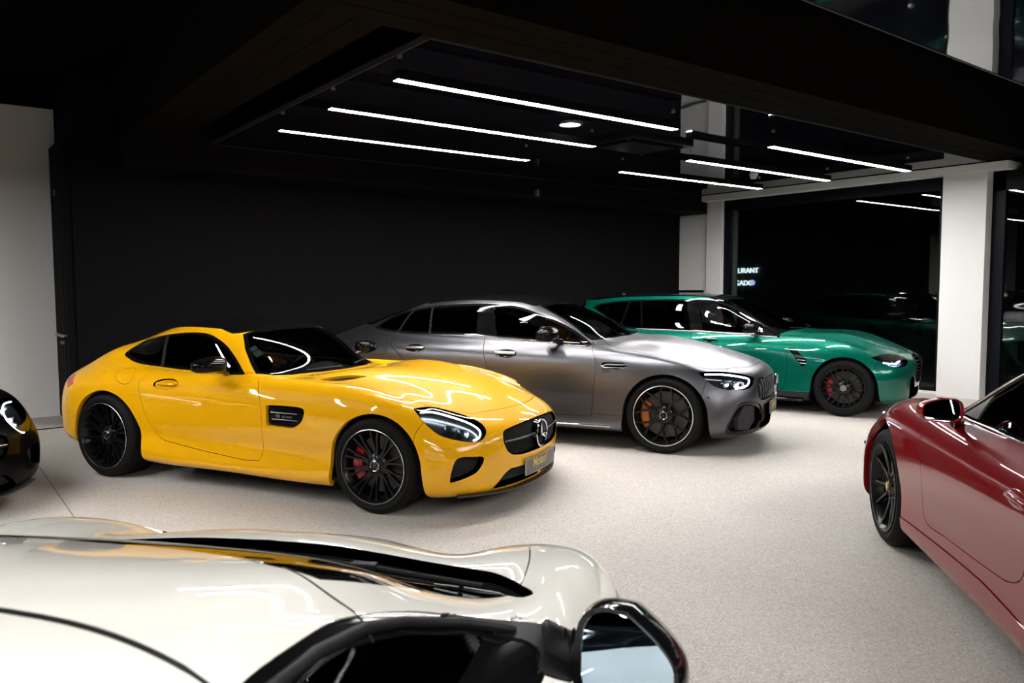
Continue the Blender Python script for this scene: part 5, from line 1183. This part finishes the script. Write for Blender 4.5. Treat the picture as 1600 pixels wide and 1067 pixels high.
    for sy, par in zip((1, -1), k):
        for z in np.linspace(.43, .68, 7):
            MB().tube([(c.S.at(y, z, 'yz')[0][0]-.012, y*sy, z) for y in np.linspace(.04, .285, 5)], .008, 6).build('grille_bar', M_under, par, 60)
        MB().tube([(c.S.at(y, z, 'yz')[0][0]+.003, y*sy, z) for y, z in smooth_poly([(.035, .40), (.25, .40), (.30, .46), (.29, .66), (.24, .70), (.06, .70), (.03, .65)], n=4)], .008, 6, True).build('grille_frame', M_plast, par, 60)
    c.sides('intake', 'air_intake', M_under, gap=0, rim=-.05, off=.05, sym=False)
    c.centre('lower_intake', 'lower_intake', M_under, gap=0, rim=-.05, off=.05)
    MB().lathe([(.001, .006), (.036, .004), (.040, 0)], 24, 'Z', (3.36, 0, c.S.at(3.36, 0, 'xy')[0][2]+.004)).build('round_emblem', M_silver, c.root, 40)
    blue = emis('cool_daylight_led', (.55, .68, 1.0), 2.4)
    headlamp(c, .05, [(3.27, .775, .66), (3.33, .70, .645), (3.40, .64, .648), (3.42, .58, .672)], .008, [((3.34, .70, .665), .034), ((3.41, .60, .67), .034)], mat('estate_lamp_tray', (.16, .18, .22), .2, .9), mdrl=blue)
    for x, y, w, fr in ((2.857, .795, .275, True), (0, .79, .285, False)):
        for s in (1, -1): wheel(c, x, s*y, .338, .246, w, 'fork', cal, not fr, None, None, turn=.1, emb='disc')
        arch_liner(c, x+.01, .40)
    underbody(c, -.7, 3.2, .17, .84, ((2.865, .41), (.01, .41)))
    for x in (1.0, .10):
        for s in (1, -1): seat(c, x, s*.37, .30, .62, 14)
    cabin(c, 1.72, .93, .68, .37, low=.26)
    return c
# ---------------------------------------------------------------- rear-engined coupe (deep red)
def red_coupe(name, label, xy, yaw, paint_m, cal):
    c = Car(name, label, xy, yaw, RING_NN)
    c.cut('arch', arch_poly(2.465, .35, .392)); c.cut('arch', arch_poly(.02, .345, .38))
    dlo = smooth_poly([(-.02, 1.02), (.06, 1.07), (.26, 1.145), (.55, 1.192), (.85, 1.208), (1.10, 1.196), (1.26, 1.170), (1.366, 1.130), (1.493, 1.049), (1.589, .986), (1.745, .898), (1.60, .900), (1.30, .908), (1.0, .905), (.60, .91), (.30, .93), (.10, .97)], corner=(10,))
    c.cut('window_trim', dlo, grow=.006)
    c.cut('front_window', dlo, on=('window_trim',), grow=-.012, box=((.50, 0, 0), (9, 9, 9)))
    c.cut('quarter_window', dlo, on=('window_trim',), grow=-.012, box=((-9, 0, 0), (.52, 9, 9)))
    allw = ('front_window', 'quarter_window', 'window_trim')
    c.cut('b_pillar', strip((.47, 1.3), (.56, .85), .03), on=allw)
    c.cut('mirror_triangle', [(1.50, .88), (1.505, 1.06), (1.56, 1.04), (1.80, .88)], on=('front_window',))
    c.cut('windscreen_frit', [(-1, 9.08), (4.6, 9.08), (5.6, 9.3), (6.0, 9.9), (5.8, 10.95), (-1, 10.95)], 'uv')
    c.cut('windscreen', [(-1, 9.2), (4.5, 9.2), (5.3, 9.4), (5.65, 9.95), (5.4, 10.85), (-1, 10.85)], 'uv', on=('windscreen_frit',))
    c.cut('rear_window', [(12.7, 9.3), (13.4, 9.0), (16, 9.0), (16, 10.9), (13.2, 10.9), (12.6, 10.5)], 'uv')
    c.cut('headlight', smooth_poly([(2.86, .775, .79), (2.93, .70, .775), (3.04, .61, .70), (3.09, .62, .62), (3.05, .72, .575), (2.96, .80, .60), (2.88, .82, .70)]), (.8, .5, .4))
    c.cut('hood', smooth_poly([(3.12, -.2), (3.12, 0), (3.09, .30), (3.0, .48), (2.85, .60), (2.6, .62), (2.3, .585), (2.08, .53), (2.12, .40), (2.16, 0), (2.16, -.2)], n=4, corner=(0, 1, 7, 9, 10)), 'xy')
    c.cut('front_bumper', [(2.93, .58), (2.87, .45), (2.85, 0), (4, 0), (4, .64), (3.1, .66)])
    c.cut('intake', smooth_poly([(3.12, .76, .40), (3.25, .63, .40), (3.27, .60, .26), (3.13, .77, .26)]), (.8, .6, 0), on=('front_bumper',))
    c.cut('door', smooth_poly([(1.78, .92), (1.84, .84), (1.80, .74), (1.752, .67), (1.733, .525), (1.741, .391), (1.70, .352), (1.42, .358), (.962, .385), (.70, .42), (.58, .478), (.50, .62), (.44, .78), (.42, .92)], corner=(0, 13)))
    c.cut('sill', [(.30, .315), (1.0, .312), (1.62, .288), (2.08, .27), (2.08, 0), (.30, 0)])
    c.cut('tail_light', [(-.93, .70), (-.60, .76), (-.58, .80), (-.93, .79)], 'xz')
    c.centre('body', 'body', paint_m, rim=.035, gap=.0022); c.centre('hood', 'hood', paint_m, rim=.02, gap=.0024); c.centre('front_bumper', 'front_bumper', paint_m, rim=.035, gap=.0018)
    c.sides('door', 'door', paint_m, rim=.02, gap=.0022, sym=False)
    c.sides('sill', 'sill_panel', paint_m, rim=.03, gap=.001, off=-.006, sym=False)
    common(c, paint_m, ('front_window', 'quarter_window'), glass_front=M_gmid, lining_names=('body', 'door'), x0=-.2, x1=2.3, z0=.25)
    c.sides('b_pillar', 'window_pillar', M_gloss, gap=0, rim=.02, off=-.001, sym=False)
    c.sides('mirror_triangle', 'mirror_mount', mat('grey_trim', (.06, .06, .062), .45), gap=0, rim=.01, off=-.002, sym=False)
    c.sides('tail_light', 'tail_light', mat('red_car_tail_lens', (.12, .006, .008), .15, coat=.5), gap=.002, rim=.01, sym=False)
    c.sides('intake', 'air_intake', M_under, gap=0, rim=-.05, off=.05, sym=False)
    for sy in (1, -1):
        MB().tube([mpt(c.pt(x, z, 'xz', .003)[0], sy) for x, z in ((1.745, .894), (1.60, .895), (1.30, .902), (1.0, .899), (.60, .904))], .006, 6).build('belt_strip', M_chrome, c.root, 60)
        MB().tube([mpt(c.pt(x, z, 'xz', .004)[0], sy) for x, z in ((1.745, .902), (1.589, .994), (1.493, 1.057), (1.366, 1.138), (1.26, 1.178), (1.10, 1.204))], .005, 6).build('window_frame_strip', M_silver, c.root, 60)
        handle(c, .56, .75, .752, sy, paint_m, paint_m, .018, .008)
        door_mirror(c, (1.60, sy*.78, .885), (1.44, sy*.905, .962), (.13, .095, .056), paint_m, sy, arm=.024, yaw=4, tilt=4)
        MB().tube([mpt(p, sy) for p in tube_pts(c, [(2.0, .45 if sy > 0 else .02, .90), (1.93, .50 if sy > 0 else .35, .93)], .016)], [.009, .005], 6).build('wiper', M_plast, c.root)
        MB().ball(mpt(c.pt(2.90, .52, 'xz', 0)[0], sy), (.02, .006, .014)).build('side_marker', M_gloss, c.root, 60)
    headlamp(c, .05, [(2.93, .77, .73), (2.98, .72, .69), (3.02, .70, .65)], .007, [((2.96, .71, .69), .05)])
    for x, y, R, rr, w, fr in ((2.45, .76, .345, .262, .25, True), (0, .765, .355, .270, .31, False)):
        for s in (1, -1): wheel(c, x, s*y, R, rr, w, 'ten', cal, not fr, None, None, turn=.25, emb='crest')
        arch_liner(c, x+.015, .42, .5, .78)
    underbody(c, -.5, 2.95, .17, .78, ((2.47, .41), (.02, .41)))
    for s in (1, -1): seat(c, .72, s*.36, .22, .62, 16)
    cabin(c, 1.55, .86, .66, .36, low=.22)
    return c
# ---------------------------------------------------------------- hard-top roadster (white)
def white_roadster(name, label, xy, yaw, paint_m, cal):
    c = Car(name, label, xy, yaw, RING_WH, Nu=260, Nv=150)
    c.cut('arch', arch_poly(2.42, .335, .365)); c.cut('arch', arch_poly(0, .345, .38))
    dlo = smooth_poly([(.55, .97), (.62, 1.015), (.75, 1.06), (.95, 1.085), (1.10, 1.084), (1.246, 1.066), (1.337, 1.051), (1.393, 1.036), (1.504, .999), (1.656, .935), (1.73, .895), (1.765, .866), (1.60, .868), (1.30, .872), (1.0, .875), (.75, .885)], corner=(0, 11, 15))
    c.cut('window_trim', dlo, grow=.004)
    c.cut('front_window', dlo, on=('window_trim',), grow=-.030)
    c.cut('door_post', strip((1.69, .938), (1.52, .852), .016), on=('front_window',))
    ws = [(1.50, -.2), (1.50, 0), (1.49, .25), (1.455, .44), (1.47, .52), (1.60, .565), (1.72, .60), (1.85, .66), (1.955, .745), (2.0, .715), (2.04, .62), (2.07, .45), (2.14, .25), (2.20, 0), (2.20, -.2)]
    c.cut('windscreen_frit', ws, 'xy'); c.cut('windscreen', ws, 'xy', on=('windscreen_frit',), grow=-.02)
    c.cut('cowl', smooth_poly([(2.265, -.2), (2.265, 0), (2.25, .22), (2.19, .48), (2.15, .60), (2.105, .70), (2.03, .765), (1.96, .80), (1.935, .78), (1.955, .745), (2.0, .715), (2.04, .62), (2.07, .45), (2.14, .25), (2.20, 0), (2.20, -.2)], n=4, corner=(0, 1, 14, 15)), 'xy')
    # hard top: front and rear roof panels, seams at the header and behind the doors
    seam = [tuple(q) for q in smooth_poly([(1.05, .80), (1.05, .55), (1.06, .40), (1.045, .2), (1.04, 0), (1.04, -.2)], False, 5)]
    front = [tuple(q) for q in smooth_poly([(1.515, -.2), (1.515, 0), (1.50, .30), (1.462, .46), (1.425, .56), (1.385, .66), (1.2, .75)], False, 5)]
    c.cut('roof', front+seam, 'xy', box=((-9, 0, .95), (9, 9, 9)))
    c.cut('rear_roof', seam+[(.45, -.2), (.50, .8)], 'xy', box=((-9, 0, 1.0), (9, 9, 9)))
    c.cut('rear_window', [(12.7, 9.3), (13.4, 9.0), (16, 9.0), (16, 10.9), (13.2, 10.9), (12.6, 10.5)], 'uv', on=('body', 'rear_roof'))
    c.cut('hood', smooth_poly([(3.10, -.2), (3.10, 0), (3.05, .30), (2.9, .52), (2.72, .66), (2.5, .70), (2.32, .737), (2.16, .758), (2.0, .762), (2.10, .60), (2.15, .5), (2.22, 0), (2.22, -.2)], n=4, corner=(0, 1, 8, 11, 12)), 'xy')
    c.cut('headlight', smooth_poly([(2.72, .82, .73), (2.80, .74, .70), (2.98, .66, .58), (3.0, .72, .52), (2.86, .84, .60)]), (.7, .5, .5))
    c.cut('front_bumper', [(2.90, .55), (2.84, .45), (2.82, 0), (4, 0), (4, .55)])
    c.cut('mirror_mount', smooth_poly([(1.64, .945), (1.74, .895), (1.80, .862), (1.775, .825), (1.66, .83), (1.60, .868), (1.70, .88)], corner=(0, 5)), on=('body', 'window_trim'))
    c.cut('door', smooth_poly([(1.80, .88), (1.84, .80), (1.80, .50), (1.72, .30), (1.5, .27), (.9, .28), (.62, .36), (.55, .6), (.52, .90)], corner=(0, 8)))
    c.centre('body', 'body', paint_m, rim=.035, gap=.0018); c.centre('hood', 'hood', paint_m, rim=.02, gap=.0024); c.centre('front_bumper', 'front_bumper', paint_m, rim=.035, gap=.0018)
    c.centre('roof', 'roof_panel', paint_m, rim=.02, gap=.0018); c.centre('rear_roof', 'rear_roof_panel', paint_m, rim=.02, gap=.0035)
    def on_top(pts, lift): return [Vector(c.S.at(x, y, 'xy')[0])+Vector((0, 0, lift)) for x, y in pts]
    half = on_top([p for p in seam if 0 <= p[1] < .66], .0005)
    MB().tube([mpt(p, 1) for p in half]+[mpt(p, -1) for p in half[::-1][1:]], .0042, 6).build('roof_seal', M_plast, c.root, 60)
    for sy in (1, -1): MB().tube([mpt(p, sy) for p in on_top([p for p in front if .45 < p[1] < .655], .0)], .0022, 6).build('header_seal', M_plast, c.root, 60)
    c.sides('door', 'door', paint_m, rim=.02, gap=.0022, sym=False)
    common(c, paint_m, ('front_window',), glass_front=M_gdark, glass_side=glass('white_car_side_glass', (.35, .36, .40), 0, 1.5), lining_names=('body', 'door', 'roof', 'rear_roof'), x0=.3, x1=2.35, z0=.25)
    c.sides('door_post', 'window_post', M_plast, gap=0, rim=.02, off=-.002, sym=False)
    c.sides('mirror_mount', 'mirror_mount', M_plast, gap=0, rim=.015, off=-.003, sym=False)
    cw = c.centre('cowl', 'cowl_tray', M_plast, gap=0, rim=-.03, off=.03)
    for sy in (1, -1):
        pts = [(2.225, .02, .835), (2.16, .35, .838), (2.07, .66, .845)] if sy < 0 else [(2.09, .62, .842), (2.17, .30, .838), (2.235, .02, .835)]
        MB().tube([mpt(p, sy) for p in tube_pts(c, pts, -.016)], .007, 8).build('wiper', M_plast, c.root, 60)
    MB().box((2.145, -.36, .812), (2.175, -.29, .835), bev=.005).build('washer_jet', M_plast, cw)
    headlamp(c, .05, [(2.80, .78, .68), (2.88, .74, .63), (2.94, .71, .57)], .007, [((2.88, .76, .63), .04)])
    for sy in (1, -1):
        pts = [(.60, .995), (.75, 1.058), (.95, 1.083), (1.10, 1.082), (1.246, 1.064), (1.393, 1.034), (1.504, .997), (1.656, .933), (1.73, .893)]
        MB().tube([mpt(c.pt(x, z-.012, 'xz', .004)[0], sy) for x, z in pts], .010, 8).build('window_seal', M_plast, c.root, 60)
        door_mirror(c, (1.73, sy*.855, .862), (1.66, sy*1.02, .872), (.19, .098, .092), M_gloss, sy, mat('blue_mirror_glass', (.55, .70, .86), .02, 1.), arm=.044, yaw=12, ribs=True, slim=.5, tilt=11)
    for x, y, R, rr, w, fr in ((2.42, .80, .338, .252, .25, True), (0, .80, .345, .262, .31, False)):
        for s in (1, -1): wheel(c, x, s*y, R, rr, w, 'ten', cal, not fr, None, None, turn=.1, emb='disc')
        arch_liner(c, x, .40, .5, .80)
    underbody(c, -.7, 2.95, .15, .82, ((2.42, .40), (0, .42)))
    for s in (1, -1): seat(c, .85, s*.40, .18, .58, 20)
    cabin(c, 1.70, .82, .72, .40, low=.18)
    return c
DEG = math.radians
yellow = coupe('sports_car', 'bright yellow two-seat coupe with black roof and star grille', (1.9998, 7.4834), -1.0826, P_yellow, M_red)
grey = fastback('saloon_car', 'satin grey four-door fastback with bronze brake calipers', (4.8578, 7.8503), DEG(-62), P_grey, M_orange)
green = estate('estate_car', 'metallic green estate car parked by the window', (8.5375, 7.8818), -1.2248, P_green, M_red)
red = red_coupe('sports_car', 'deep red coupe cut off by the right edge, seen from behind', (3.3290, .0189), .7292, P_red, M_plast)
white = white_roadster('sports_car', 'warm white sports car filling the lower left foreground', (-.9303, .6028), DEG(42), P_white, M_plast)
black = coupe('sports_car', 'glossy black car at the left edge showing one lit headlight', (-1.57, 9.09), DEG(-62), P_black, M_plast)
